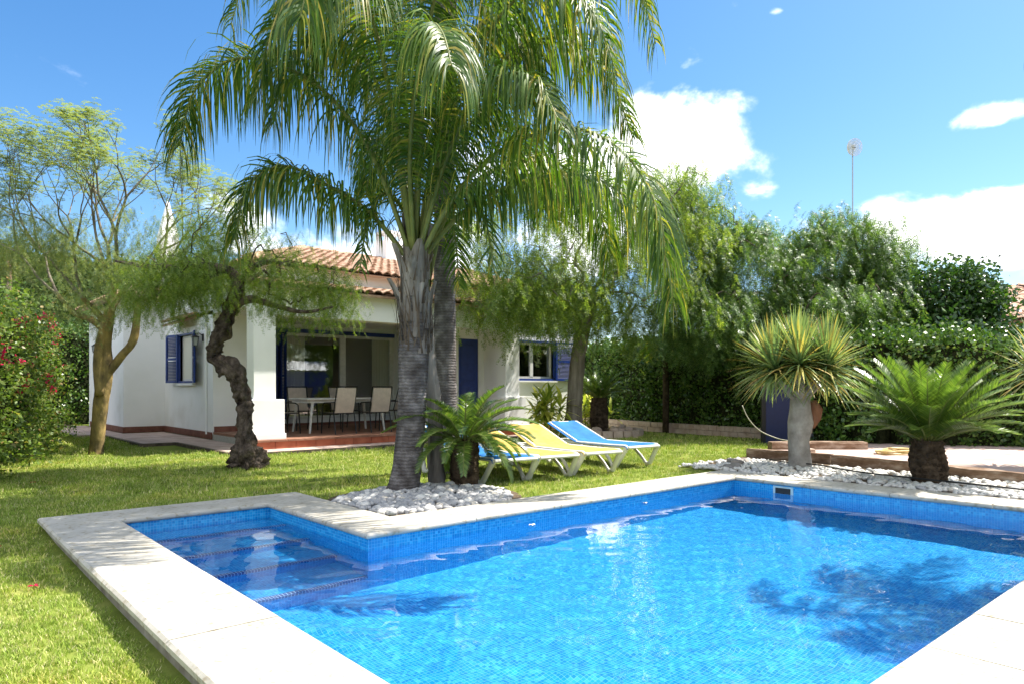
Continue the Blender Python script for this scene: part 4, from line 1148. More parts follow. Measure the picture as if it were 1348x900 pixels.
# ------------------------------------------------------------------ cycads
def cycad(name_label, base, h, r, nf, L, seed, upright=0.0, leaf=0.13, nl=52, curl=10.5):
    rg = np.random.default_rng(seed)
    t = thing('cycad', name_label, 'cycad', base, 0, 'cycads planted round the garden')
    b = MB(); n = 16; pts = []; rads = []
    for k in range(n+1):
        s = k/n; pts.append((0, 0, -0.06 + (h+0.06)*s)); rads.append(r*(0.92 + 0.14*math.sin(s*PI)) * (1 + 0.06*(k % 2)))
    b.tube(pts, rads, 16, rough=0.22)
    tr = b.build('trunk', M_barkcycad, t)
    # old leaf bases standing out of the stem
    V = []; F = []
    for i in range(int(260*h/0.6)):
        z = rg.uniform(0, h); a = rg.uniform(0, 2*PI); d = np.array([math.cos(a), math.sin(a), 0]); e = np.array([-math.sin(a), math.cos(a), 0])
        c = d*r*0.98 + np.array([0, 0, z]); w = .017; k = len(V)
        V += [c-e*w, c+e*w, c+d*.035+e*w*.7+np.array([0,0,.035]), c+d*.035-e*w*.7+np.array([0,0,.035])]; F.append((k,k+1,k+2,k+3))
    npmesh('old_leaf_scales', V, F, M_barkcycad, tr)['kind'] = 'stuff'
    for i in range(nf):
        s = (i+0.5)/nf                         # 0 = innermost upright, 1 = lowest outer
        a = i*2.39996 + rg.uniform(-.15, .15)
        el = R(84 - (96 - upright*55)*s**0.9); LL = L*rg.uniform(.85, 1.08)*(0.8+.2*math.sin(PI*min(1, s+.15)))
        d = np.array([math.cos(a), math.sin(a), 0])
        C = [np.array([0, 0, 0.0])]; e2 = el; m = 7
        for j in range(m):
            C.append(C[-1] + (d*math.cos(e2) + np.array([0,0,1])*math.sin(e2))*LL/m); e2 -= R(curl + 4*s) * (1-0.4*upright)
        p0 = np.array([d[0]*r*.5, d[1]*r*.5, h-.02])
        Cc = spline([p0 + c for c in C], 16)
        V, F = frond_mesh(Cc, nl, leaf, (.0135*L + .003)*54/nl, .12, rg, start=.12, plume=.1, seg=2, fwd=.55, up=.45, stiff=True, tipl=.35)
        o = npmesh('frond', V, F, M_cycad, t)
        bb = MB(); bb.tube([tuple(c) for c in Cc], [.009*(1-.8*i_/16)+.0015 for i_ in range(17)], 4); bb.build('stalk', M_rachis, o, smooth=True)
    return t
cycad('large sago cycad on a thick dark stem beside the paved yard', (9.30, 3.02, -.03), .52, .175, 66, 1.18, 21, leaf=.18, nl=74, upright=.75, curl=6.5)
cycad('sago cycad among the pebbles right of the palm trunks, before the loungers', CW(-.54, 7.95, -.03), .56, .15, 46, .90, 22, leaf=.13, nl=58, upright=.2, curl=10)
cycad('small upright cycad in the raised bed behind the far blue lounger', CW(2.12, 17.0, .1), .78, .2, 30, .85, 23, upright=.8, leaf=.13, nl=36)

# ------------------------------------------------------------------ dragon trees
def dragon(label, base, h, r, heads, L, nleaf, seed, lump=True):
    rg = np.random.default_rng(seed)
    t = thing('dragon_tree', label, 'dragon tree', base, 0, 'dragon trees by the paved yard')
    b = MB(); b.tube([(0,0,-.08), (0,0,.02), (-.01,.01,h*.35), (.02,0,h*.62), (0,0,h*.8), (.01,0,h)], [r*1.15, r*1.02, r*.92, r*1.12, r*.9, r*.82], 18, rough=.12)
    tr = b.build('trunk', M_barkdragon, t, smooth=True)
    if lump:
        lx, ly, _ = cdir(.2, -.02, 0)
        b = MB(); b.tube([(lx*.8, ly*.8, h*.55), (lx, ly, h*.68), (lx*1.05, ly*1.05, h*.8), (lx*.9, ly*.9, h*.92)], [.05, .09, .095, .05], 10, rough=.3)
        b.build('bark_growth', bark('rusty growth', (.16,.07,.04), (.34,.17,.1)), t, smooth=True)
    V = []; F = []
    for (hx, hy, hz) in heads:
        b2 = MB(); b2.tube([(0,0,h-.08), (hx*.5, hy*.5, h+(hz-h)*.35), (hx, hy, hz)], [r*.6, r*.42, r*.33], 8, rough=.1)
        b2.build('branch', M_barkdragon, t, smooth=True)
        for i in range(nleaf):
            s = (i+.5)/nleaf; a = i*2.39996; el = R(88 - 112*s**.95) + rg.normal(0, .07); LL = L*rg.uniform(.82, 1.12)
            d = np.array([math.cos(a), math.sin(a), 0]); e = np.array([-math.sin(a), math.cos(a), 0])
            q = np.array([hx, hy, hz + .12*(1-s) - .04*s]) + d*.03; dd = d*math.cos(el) + np.array([0,0,1])*math.sin(el); k = len(V); seg = 4
            w0 = .040*LL/.65
            for j in range(seg+1):
                u = j/seg; w = w0*(1.0 if u < .1 else (1-u**1.6)*.95+.05)
                V += [q - e*w/2, q + e*w/2]
                dd = dd + np.array([0,0,-1.0])*(.07 + .12*s)*(1 - 0.3*u); dd += rg.normal(0, .02, 3); dd /= np.linalg.norm(dd); q = q + dd*LL/seg
            for j in range(seg): F.append((k+2*j, k+2*j+1, k+2*j+3, k+2*j+2))
    npmesh('crown', V, F, M_dragon, t)
    return t
dragon('dragon tree with a round crown of spiky leaves on a pale grey trunk', (9.78, 4.85, -.03), 1.05, .155,
       [cdir(-.38,-.05,1.36), cdir(-.12,-.3,1.45), cdir(.30,-.2,1.42), cdir(.42,.1,1.32), cdir(.02,.2,1.58), cdir(-.30,.28,1.42), cdir(.22,.35,1.46)], .67, 210, 31)
dragon('yellow tipped dragon tree at the right edge of the picture', CW(7.45, 9.6, -.03), .95, .13,
       [cdir(-.25,0,1.30), cdir(.1,-.25,1.45), cdir(.3,.1,1.3), cdir(0,.25,1.5)], .62, 90, 32, lump=False)

# ------------------------------------------------------------------ broad trees
def grow_tree(root_pts, root_r, targets, rg, step=0.3, tipr=0.006, jit=0.16, power=0.48, rough=.16):
    """root_pts: trunk polyline; targets: points the branches reach.  returns MB tubes (list of nodes)"""
    nodes = [np.array(p, float) for p in root_pts]; par = [-1] + list(range(len(root_pts)-1)); nroot = len(nodes)
    order = sorted(range(len(targets)), key=lambda i: np.linalg.norm(np.array(targets[i]) - nodes[nroot-1]))
    arr = [nodes[i] for i in range(nroot)]
    leafs = []
    lo = max(1, nroot-3)
    for i in order:
        tg = np.array(targets[i], float)
        A = np.array(arr); d = np.linalg.norm(A - tg, axis=1)
        d[:lo] += 1e3
        # favour nodes nearer the root so that limbs are long
        k = int(np.argmin(d + 0.25*np.linalg.norm(A - nodes[nroot-1], axis=1)))
        p = arr[k]; n = max(2, int(d[k]/step)); last = k
        side = rg.normal(0, 1, 3); side[2] = abs(side[2]); side *= jit*d[k]
        for j in range(1, n+1):
            u = j/n
            q = p*(1-u) + tg*u + side*math.sin(PI*u)*.6 + np.array([0,0,1])*0.10*d[k]*math.sin(PI*u) + (rg.normal(0, .02*step*3, 3) if j < n else 0)
            arr.append(q); par.append(last); last = len(arr)-1
        leafs.append(last)
    cnt = np.zeros(len(arr)); 
    for l in leafs:
        k = l
        while k != -1: cnt[k] += 1; k = par[k]
    rad = tipr*np.maximum(cnt, 1)**power
    rr = np.interp(np.linspace(0, 1, nroot), np.linspace(0, 1, len(root_r)), root_r)
    rad[:nroot] = rr
    for k in range(nroot, len(arr)): rad[k] = min(rad[k], rad[par[k]]*0.98)
    ch = {}
    for k in range(1, len(arr)): ch.setdefault(par[k], []).append(k)
    b = MB(); bt = MB()
    bt.tube([tuple(p) for p in spline(arr[:nroot], nroot*9)], list(np.interp(np.linspace(0,1,nroot*9+1), np.linspace(0,1,nroot), rr)), 24, rough=rough)
    # chains
    done = set(range(nroot))
    for k in range(nroot, len(arr)):
        if k in done: continue
        chain = [par[k], k]; done.add(k)
        while True:
            c = [q for q in ch.get(chain[-1], []) if q not in done]
            if not c: break
            m = max(c, key=lambda q: rad[q]); chain.append(m); done.add(m)
        rs = [rad[q] for q in chain]; rs[0] = min(rs[0], rs[1]*1.25)
        b.tube([tuple(arr[q]) for q in chain], rs, 6 if rs[1] > .02 else 4, cap=False)
    return bt, b, [arr[l] for l in leafs], np.array(arr[nroot:])

def strand_templates(n, L, rg, leaves=9, pairs=6, ll=.05, lw=.009, spread=.16, hang=True):
    TV, TF = [], []
    for _ in range(n):
        V, F = [], []
        p = np.array([0,0,0.0]); d = np.array([rg.normal(0,.5), rg.normal(0,.5), .15 if hang else .6]); d /= np.linalg.norm(d)
        for k in range(leaves):
            d = d + np.array([0,0,-1])*(.45 if hang else .06) + rg.normal(0,.08,3); d /= np.linalg.norm(d); p = p + d*L/leaves
            a = rg.uniform(0, 2*PI); o = np.array([math.cos(a), math.sin(a), -.2 if hang else .3]); o /= np.linalg.norm(o)
            q = p.copy()
            for j in range(pairs):
                o = o + np.array([0,0,-1])*(.22 if hang else .1); o /= np.linalg.norm(o); q = q + o*spread/pairs
                s = np.cross(o, [0,0,1.0]); s /= max(np.linalg.norm(s), 1e-6)
                for sg in (-1, 1):
                    ld = s*sg*.8 + o*.6 + rg.normal(0,.15,3); ld /= np.linalg.norm(ld); nn = np.cross(ld, o); nn /= max(np.linalg.norm(nn), 1e-6)
                    w = np.cross(ld, nn)*lw; b = len(V); l = ll*rg.uniform(.7,1.2)
                    V += [q, q+ld*l*.45+w, q+ld*l, q+ld*l*.45-w]; F.append((b,b+1,b+2,b+3))
        TV.append(np.array(V)); TF.append(np.array(F))
    return TV, TF

def ellipsoid_targets(c, r, n, rg, shell=0.55):
    out = []
    while len(out) < n:
        v = rg.normal(0, 1, 3); v /= np.linalg.norm(v); s = rg.uniform(shell, 1)**(1/1.5)
        out.append(np.array(c) + v*s*np.array(r))
    return out

def leafy_tree(name, label, cat, base, root_pts, root_r, blobs, mat, bk, seed, strands=6, tmpl=None, scale=(.8, 1.25), group=None, tipr=.006, power=.48, spreadp=.35, along=0.3, jit=.16, gnarl=.16):
    """blobs: (centre, radii, n targets)"""
    rg = np.random.default_rng(seed)
    t = thing(name, label, cat, base, 0, group)
    tr_rough = gnarl
    tg = [p for c, r, n in blobs for p in ellipsoid_targets(c, r, n, rg)]
    bt, b, tips, arr = grow_tree(root_pts, root_r, tg, rg, tipr=tipr, power=power, jit=jit, rough=gnarl)
    tr = bt.build('trunk', bk, t, smooth=True)
    b.build('branches', bk, t, smooth=True)
    pos = []
    for p in tips:
        for _ in range(strands): pos.append(p + rg.normal(0, spreadp, 3)*np.array([1,1,.7]))
    m = int(len(pos)*along)
    if m: 
        k = rg.integers(0, len(arr), m); pos += [arr[i] + rg.normal(0, .08, 3) for i in k]
    pos = np.array(pos)
    V, F = instances(tmpl[0], tmpl[1], pos, rg.uniform(0, 2*PI, len(pos)), rg.uniform(scale[0], scale[1], len(pos)))
    npmesh('crown', V, F, mat, t)
    rebase(t, base)
    return t

rgt = np.random.default_rng(77)
T_pep = strand_templates(7, .62, rgt, leaves=9, pairs=6, ll=.055, lw=.0075, spread=.17)
T_pepfine = strand_templates(6, .45, rgt, leaves=8, pairs=6, ll=.032, lw=.0045, spread=.11)
T_up = strand_templates(6, .28, rgt, leaves=6, pairs=6, ll=.04, lw=.009, spread=.13, hang=False)

# pepper tree with straight trunk behind the loungers
leafy_tree('pepper_tree', 'pepper tree with straight brown trunk behind the far blue lounger, weeping over the house corner', 'tree', CW(1.45, 16.0, -.05),
           [CW(1.38,16,-.2), CW(1.42,16,.6), CW(1.48,16,1.5), CW(1.62,16,2.4), CW(1.85,16,3.1)], [.23,.185,.17,.165,.15],
           [(CW(1.0,15.6,4.4), (2.0,2.0,1.5), 60), (CW(-.1,15.2,3.4), (1.3,1.5,1.0), 30), (CW(2.7,15.8,3.6), (1.6,1.6,1.2), 44), (CW(2.2,15.6,5.4), (1.7,1.5,.9), 36), (CW(1.4,15.0,3.0), (2.2,1.0,.45), 34), (CW(3.9,15.5,5.0), (.6,.7,1.2), 16)],
           M_pepper, M_barkgrey, 41, strands=8, tmpl=T_pep, spreadp=.34, tipr=.008)
# the two big pepper trees on the right
leafy_tree('pepper_tree', 'wide weeping pepper tree over the ivy hedge, left of the satellite mast', 'tree', CW(6.6, 20.5, -.05),
           [CW(6.6,20.5,-.2), CW(6.5,20.4,1.2), CW(6.2,19.8,2.4), CW(5.6,18.6,3.3)], [.25,.2,.18,.15],
           [(CW(4.6,17,4.3), (1.0,1.2,1.3), 42), (CW(6.2,17,4.0), (1.7,1.6,1.3), 80), (CW(4.6,16.2,2.8), (1.4,1.2,.7), 50), (CW(6.6,16.2,2.9), (1.5,1.2,.8), 64), (CW(4.2,17,6.0), (.45,.5,.6), 9), (CW(4.35,17,5.6), (.4,.5,.5), 8)],
           M_pepper2, M_barkdark, 42, strands=11, tmpl=T_pep, spreadp=.23, tipr=.009, along=.12)
leafy_tree('pepper_tree', 'weeping pepper tree under the satellite mast, behind the dragon tree', 'tree', CW(8.0, 17.5, -.05),
           [CW(7.8,17.5,-.2), CW(7.8,17.5,1.2), CW(7.9,17.5,2.4), CW(8.0,17.5,3.2)], [.25,.2,.18,.15],
           [(CW(7.7,17,4.1), (1.6,1.6,1.4), 80), (CW(8.8,17,4.1), (1.0,1.3,1.15), 52), (CW(8.4,16.1,2.8), (1.7,1.2,.8), 70)],
           M_pepper2, M_barkdark, 43, strands=11, tmpl=T_pep, spreadp=.23, tipr=.009, along=.12)

# gnarled tree beside the porch column
gp = [(327,622),(327,608),(324,592),(322,562),(321,527),(314,505),(303,484),(286,474),(280,465),(285,450),(293,433),(302,410),(311,388),(316,366)]
def pxp(px, py, Y, dz=0): return CW((px-674)/918*Y, Y, EYE + (510-py)/918*Y + dz)
Yg = 10.1
root = [pxp(px, py, Yg + .06*math.sin(i*1.9)) for i, (px, py) in enumerate(gp)]
gt = leafy_tree('pepper_tree', 'gnarled pepper tree with twisted dark trunk beside the porch column', 'tree', CW(-3.87, Yg, -.05), root,
           [.20,.225,.18,.10,.11,.095,.125,.11,.095,.085,.10,.11,.085,.07],
           [(pxp(300,355,10.0), (.95,.8,.45), 40), (pxp(230,365,9.8), (.65,.7,.42), 34), (pxp(400,370,10.0), (.66,.6,.36), 34), (pxp(440,380,10.2), (.2,.3,.2), 8), (pxp(320,310,10.3), (.9,.7,.40), 34), (pxp(195,350,9.8), (.35,.4,.35), 16)],
           M_pepper, M_barkdark, 44, strands=7, tmpl=T_pepfine, spreadp=.16, tipr=.004, scale=(.7, 1.1), gnarl=.5)
for pts, rr in (([pxp(313,372,Yg), pxp(300,356,Yg-.1), pxp(252,349,Yg-.2), pxp(205,352,Yg-.3), pxp(152,344,Yg-.3)], [.085,.07,.05,.035,.015]),
                ([pxp(306,402,Yg), pxp(330,394,Yg-.1), pxp(351,399,Yg-.2), pxp(398,411,Yg-.3), pxp(440,404,Yg-.3)], [.07,.055,.045,.03,.012]),
                ([pxp(314,380,Yg), pxp(328,358,Yg), pxp(352,345,Yg+.1), pxp(392,352,Yg+.1)], [.07,.05,.035,.015])):
    b = MB(); b.tube([tuple(p) for p in spline(pts, 18)], list(np.interp(np.linspace(0,1,19), np.linspace(0,1,len(rr)), rr)), 10, rough=.3)
    o = b.build('limb', M_barkdark, gt, smooth=True); o.location = -gt.location
# yellow-barked tree at the left: forked limbs, bare angular boughs with tufts at their ends
Yl = 12.4
def fork_tree():
    rg = np.random.default_rng(145)
    t = thing('feathery_tree', 'tall open tree with smooth yellow forked trunk at the left of the lawn', 'tree', CW(-7.42, Yl, -.05))
    b = MB(); b.tube([tuple(p) for p in spline([pxp(126,604,Yl), pxp(127,590,Yl), pxp(132,538,Yl), pxp(138,487,Yl), pxp(137,455,Yl), pxp(142,421,Yl), pxp(150,395,Yl)], 36)],
                     list(np.interp(np.linspace(0,1,37), np.linspace(0,1,7), [.15,.115,.118,.135,.115,.10,.065])), 20, rough=.12)
    b.build('trunk', M_barkyel, t, smooth=True)
    mains = [([pxp(141,492,Yl), pxp(160,468,Yl), pxp(176,446,Yl), pxp(182,398,Yl)], [.075,.07,.065,.055], pxp(182,398,Yl), (.12,0,1)),
             ([pxp(131,520,Yl-.12), pxp(129,480,Yl-.12), pxp(133,445,Yl-.1), pxp(140,425,Yl)], [.07,.08,.075,.06], None, None),
             ([pxp(136,432,Yl), pxp(118,420,Yl), pxp(97,412,Yl-.1), pxp(76,388,Yl-.2)], [.07,.055,.045,.035], pxp(76,388,Yl-.2), (-.8,-.1,.7)),
             ([pxp(139,425,Yl), pxp(124,408,Yl-.1), pxp(108,392,Yl-.3)], [.06,.05,.04], pxp(108,392,Yl-.3), (-.5,-.5,1)),
             ([pxp(147,400,Yl), pxp(150,370,Yl)], [.075,.055], pxp(150,370,Yl), (.1,.1,1)),
             ([pxp(145,408,Yl), pxp(165,380,Yl+.2)], [.06,.045], pxp(165,380,Yl+.2), (.7,.4,.8))]
    bb = MB(); tips = []; mids = []
    def rec(p, d, L, r, k):
        d = d/np.linalg.norm(d); n = 4; pts = [p]; q = p.copy(); dd = d.copy()
        for j in range(n):
            dd = dd + rg.normal(0, .10, 3) + np.array([0,0,.035]); dd /= np.linalg.norm(dd); q = q + dd*L/n; pts.append(q.copy())
        bb.tube([tuple(x) for x in pts], list(np.linspace(r, r*.72, n+1)), 6 if r > .015 else 4, cap=False)
        if k <= 2: mids.extend(pts[1:])
        if k == 0: tips.append((q, dd)); return
        m = 3 if rg.uniform() < .22 else 2
        ax = np.cross(dd, rg.normal(0,1,3)); ax /= np.linalg.norm(ax); ph = rg.uniform(0, 2*PI)
        for j in range(m):
            a = ph + j*2*PI/m + rg.normal(0,.3); e1 = ax; e2 = np.cross(dd, ax); sp = rg.uniform(.28, .62)
            nd = dd*math.cos(sp) + (e1*math.cos(a) + e2*math.sin(a))*math.sin(sp)
            rec(q, nd, L*rg.uniform(.68, .92), r*.66, k-1)
    for pts, rr, start, d in mains:
        b = MB(); b.tube([tuple(p) for p in spline(pts, 14)], list(np.interp(np.linspace(0,1,15), np.linspace(0,1,len(rr)), rr)), 12, rough=.12)
        b.build('limb', M_barkyel, t, smooth=True)
        if start is not None:
            for j in range(2):
                dv = np.array(cdir(*d)) + rg.normal(0, .28, 3); rec(np.array(start), dv, .82, rr[-1]*.75, 4)
    bb.build('branches', M_barktwig, t, smooth=True)
    # tufts at the twig ends
    pos = []; 
    for p, d in tips:
        for _ in range(5): pos.append(p + rg.normal(0, .06, 3))
    V, F = instances(T_up[0], T_up[1], np.array(pos), rg.uniform(0, 6.3, len(pos)), rg.uniform(.7, 1.25, len(pos)))
    # loose drooping sprays low in the crown
    low = [p for p in mids if p[2] < 3.9]
    pos2 = np.array([low[i] + rg.normal(0, .16, 3) for i in rg.integers(0, len(low), 900)])
    extra = np.array([p + rg.normal(0,.12,3) for c, r, n in ((pxp(110,385,11.9), (1.0,.9,.35), 30), (pxp(190,350,12), (.9,.9,.5), 34), (pxp(130,330,12), (1.2,.9,.5), 40), (pxp(190,290,12), (.8,.8,.5), 22)) for q in ellipsoid_targets(c, r, n, rg, .2) for p in [q]*5])
    pos2 = np.concatenate([pos2, extra])
    V2, F2 = instances(T_pepfine[0], T_pepfine[1], pos2, rg.uniform(0, 6.3, len(pos2)), rg.uniform(.7, 1.2, len(pos2)))
    npmesh('crown', np.concatenate([V, V2]), np.concatenate([F, F2 + len(V)]), M_pale, t)
    rebase(t, CW(-7.42, Yl, -.05))
M_barktwig = bark('grey twig bark', (0.10, 0.085, 0.065), (0.30, 0.26, 0.21), 8)
fork_tree()

# ------------------------------------------------------------------ hedges and shrubs
def leaf_templates(n, k, size, rg, rad=.10, fold=.25, aspect=.55):
    TV, TF = [], []
    for _ in range(n):
        V, F = [], []
        for i in range(k):
            c = rg.normal(0, rad, 3)*np.array([1,1,1]); d = rg.normal(0,1,3); d[2] -= .35; d /= np.linalg.norm(d)
            s = np.cross(d, rg.normal(0,1,3)); s /= np.linalg.norm(s); nn = np.cross(d, s); l = size*rg.uniform(.7,1.25); b = len(V)
            V += [c, c+d*l*.45+s*l*aspect*.5+nn*l*fold*.3, c+d*l, c+d*l*.45-s*l*aspect*.5+nn*l*fold*.3]; F.append((b,b+1,b+2,b+3))
        TV.append(np.array(V)); TF.append(np.array(F))
    return TV, TF
T_ivy = leaf_templates(6, 14, .085, rgt, rad=.08, aspect=.8)
T_fic = leaf_templates(6, 14, .11, rgt, rad=.12, aspect=.55)
T_bou = leaf_templates(6, 14, .07, rgt, rad=.08, aspect=.6)
T_flo = leaf_templates(4, 16, .055, rgt, rad=.05, aspect=.9)
T_far = leaf_templates(6, 26, .9, rgt, rad=.75, aspect=.8)

def hedge(name, label, path, h, thick, dens, tmpl, mat, seed, bumps=.15, cat='hedge', extra=None, hvar=.12):
    rg = np.random.default_rng(seed)
    t = thing(name, label, cat, (path[0][0], path[0][1], -.05))
    b = MB(); pos = []
    for (x0, y0), (x1, y1) in zip(path[:-1], path[1:]):
        L_ = math.hypot(x1-x0, y1-y0); dx, dy = (x1-x0)/L_, (y1-y0)/L_; nx, ny = -dy, dx
        n = max(2, int(L_/.5))
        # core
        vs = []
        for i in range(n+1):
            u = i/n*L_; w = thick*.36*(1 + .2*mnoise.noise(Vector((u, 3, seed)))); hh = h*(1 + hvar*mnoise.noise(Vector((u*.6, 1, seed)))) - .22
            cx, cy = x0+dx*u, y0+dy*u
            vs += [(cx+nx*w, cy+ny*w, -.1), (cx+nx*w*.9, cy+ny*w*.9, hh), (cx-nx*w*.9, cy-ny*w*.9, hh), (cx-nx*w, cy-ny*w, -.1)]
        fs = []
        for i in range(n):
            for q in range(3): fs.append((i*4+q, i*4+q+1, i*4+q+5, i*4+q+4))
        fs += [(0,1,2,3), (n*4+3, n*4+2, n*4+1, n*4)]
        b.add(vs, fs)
        m = int(L_*h*dens)
        for _ in range(m):
            u = rg.uniform(-.1, L_+.1); r = rg.uniform()
            hh = h*(1 + hvar*mnoise.noise(Vector((u*.6, 1, seed))))
            bw = thick/2*(1 + bumps*2*mnoise.noise(Vector((u*1.3, r*4, seed+5))))
            if r < .42: s, z = 1, rg.uniform(0, hh)
            elif r < .84: s, z = -1, rg.uniform(0, hh)
            else: s, z = rg.uniform(-1, 1), hh + rg.normal(0, .06)
            bw = thick/2*(1 + bumps*2.2*mnoise.noise(Vector((u*1.5, z*1.5, seed+5))))
            o = s*(bw + rg.normal(0, .05))
            pos.append((x0+dx*u+nx*o, y0+dy*u+ny*o, z-.05))
    b.build('stems', M_core, t)
    pos = np.array(pos)
    V, F = instances(tmpl[0], tmpl[1], pos, rg.uniform(0, 2*PI, len(pos)), rg.uniform(.75, 1.2, len(pos)))
    npmesh('foliage', V, F, mat, t)
    if extra:
        tm, em, k, sel = extra
        pp = np.array([pos[i] for i in rg.permutation(len(pos)) if sel(pos[i])][:k])
        V, F = instances(tm[0], tm[1], pp, rg.uniform(0, 2*PI, len(pp)), rg.uniform(.7, 1.2, len(pp)))
        npmesh('flowers', V, F, em, t)
    rebase(t, (path[0][0], path[0][1], -.05))
    return t

hedge('ivy_hedge', 'dense dark green ivy hedge along the back of the lawn, behind the low brick edging', [(17.0, 16.4), (16.1, 12), (15.5, 8.0)], 2.45, .8, 130, T_ivy, M_ivy, 51)
hedge('ivy_hedge', 'dark leafy hedge behind the dragon tree and the paved yard', [(15.0, 6.9), (14.6, 5.4), (16.3, 3.4), (17.4, 1.0), (18.5, -2)], 2.15, .9, 130, T_ivy, M_ivy, 52, hvar=.35, bumps=.35)
hedge('shrub_row', 'bushy green shrub row behind the paved yard, lit at its top', [(15.9, 5.6), (17.6, 3.5), (18.6, 1.0)], 2.3, 1.0, 70, T_fic, M_ficus, 53, bumps=.3, hvar=.35)
hedge('bougainvillea', 'bougainvillea hedge with magenta flowers along the left of the lawn', [(-.75, 9.0), (-.05, 11.0), (.6, 13.2), (1.25, 16.0), (1.9, 19.8)], 2.55, 1.5, 95, T_bou, M_boug, 54, bumps=.4, hvar=.3,
      extra=(T_flo, M_flower, 170, lambda p: p[2] > 1.0 and mnoise.noise(Vector((p[0]*1.9, p[1]*1.9, p[2]*2.2))) > .12))
hedge('dark_hedge', 'dark hedge in shade behind the yellow tree, beyond the bougainvillea', [(-1, 24.5), (2.0, 25.5), (5.5, 26.5)], 3.0, 1.2, 60, T_ivy, M_ivy, 55)
hedge('low_shrub', 'loose grey green shrub at the left edge by the lawn', [(-.6, 8.7), (-.25, 10.0)], 1.2, 1.0, 150, T_bou, M_boug, 56, bumps=.5, cat='shrub')

def bush_tree(label, base, root, rr, blobs, mat, bk, seed, tmpl, strands=9, name='leafy_tree', sc=(.8,1.25), spreadp=.2):
    return leafy_tree(name, label, 'tree', base, root, rr, blobs, mat, bk, seed, strands=strands, tmpl=tmpl, spreadp=spreadp, scale=sc, along=.2)
bush_tree('glossy dark broadleaf tree right of the satellite mast, by the neighbour roof', CW(10.0, 15.8, -.05), [CW(10,15.8,-.1), CW(10,15.8,1.2), CW(9.9,15.8,2.0)], [.16,.14,.1],
          [(CW(9.7,15.8,2.9), (1.0,1.0,1.0), 60), (CW(9.95,15.6,2.6), (.6,.8,.6), 34), (CW(9.2,15.4,2.2), (.9,.8,.6), 30), (CW(10.4,15.4,1.6), (.8,.8,.5), 26)], M_ficus, M_barkdark, 61, T_fic, strands=9)
# small slim palm-like plant before the ivy hedge
t = thing('slim_palm', 'slim dark stemmed young palm standing against the ivy hedge', 'palm tree', CW(4.05, 18.2, -.02))
b = MB(); b.tube([CW(4.0,18.2,-.1), CW(4.02,18.2,1.0), CW(4.0,18.2,2.0)], [.09,.08,.07], 10, rough=.2); b.build('trunk', M_barkcycad, t, smooth=True)
rg = np.random.default_rng(9)
for i in range(9):
    a = i*2.399; r, d = math.cos(a), math.sin(a); L = rg.uniform(.7, 1.0)
    add_frond(t, CW(4.0, 18.2, 1.95), G((0,0,0), (r*L*.35, d*L*.35, .3), (r*L*.75, d*L*.75, .25), (r*L, d*L, -.1)), 26, .32, .05, .5, rg, M_palm, plume=.2, seg=3)
rebase(t, CW(4.05, 18.2, -.02))
# broad leaf yellow-green shrubs at the foot of the tree
def spiky(label, base, n, L, w, seed, mat=M_yelleaf, name='yellow_shrub'):
    rg = np.random.default_rng(seed); t = thing(name, label, 'shrub', base, 0, 'yellow green shrubs by the white wall')
    V = []; F = []; b = MB()
    for s in range(max(3, n//12)):
        sx, sy = rg.normal(0, .22, 2); h = rg.uniform(.15, .95)
        b.tube([(sx*.5, sy*.5, -.05), (sx, sy, h)], [.014, .01], 5)
        for i in range(12):
            a = i*2.4 + s; el = R(70 - 85*(i/12)) ; d = np.array([math.cos(a), math.sin(a), 0]); e = np.array([-math.sin(a), math.cos(a), 0])
            q = np.array([sx, sy, h*(.7+.3*(1-i/12))]); dd = d*math.cos(el)+np.array([0,0,1])*math.sin(el); k = len(V)
            for j in range(4):
                u = j/3; ww = w*math.sin(PI*(.12+.84*u)); V += [q-e*ww/2, q+e*ww/2]; dd = dd + np.array([0,0,-.3]); dd /= np.linalg.norm(dd); q = q+dd*L*rg.uniform(.8,1.1)/3
            for j in range(3): F.append((k+2*j, k+2*j+1, k+2*j+3, k+2*j+2))
    b.build('stems', M_rachis, t); npmesh('foliage', V, F, mat, t); return t
spiky('yellow green leafy shrub against the white wall, left of the straight tree trunk', CW(.86, 15.9, 0), 220, .5, .085, 71)
spiky('yellow green leafy shrub right of the straight tree trunk, behind the small cycad', CW(1.95, 17.9, 0), 160, .5, .075, 72)
# ------------------------------------------------------------------ pebbles
M_peb = [noisy('pebble '+n, [(0.3, a), (0.7, c)], scale=7, rough=.7, bump=.2, bscale=40, bdist=.003) for n, a, c in
         (('white', (.50,.48,.44), (.68,.66,.61)), ('grey', (.26,.26,.26), (.42,.41,.40)), ('cream', (.45,.40,.33), (.62,.57,.48)))]
def pebble_mesh(k, rg):
    import bmesh
    bm = bmesh.new(); bmesh.ops.create_icosphere(bm, subdivisions=2, radius=1)
    sx, sy, sz = rg.uniform(.8,1.25), rg.uniform(.65,1.0), rg.uniform(.42,.7)
    for v in bm.verts:
        n = mnoise.noise(v.co*1.1 + Vector((k*7.3, 0, 0)))*.22
        v.co = Vector((v.co.x*sx, v.co.y*sy, v.co.z*sz))*(1+n)
    me = bpy.data.meshes.new('pebble'); bm.to_mesh(me); bm.free()
    me.polygons.foreach_set('use_smooth', [True]*len(me.polygons)); me.materials.append(M_peb[k % 3]); return me
rgp = np.random.default_rng(8)
PM = [pebble_mesh(k, rgp) for k in range(9)]
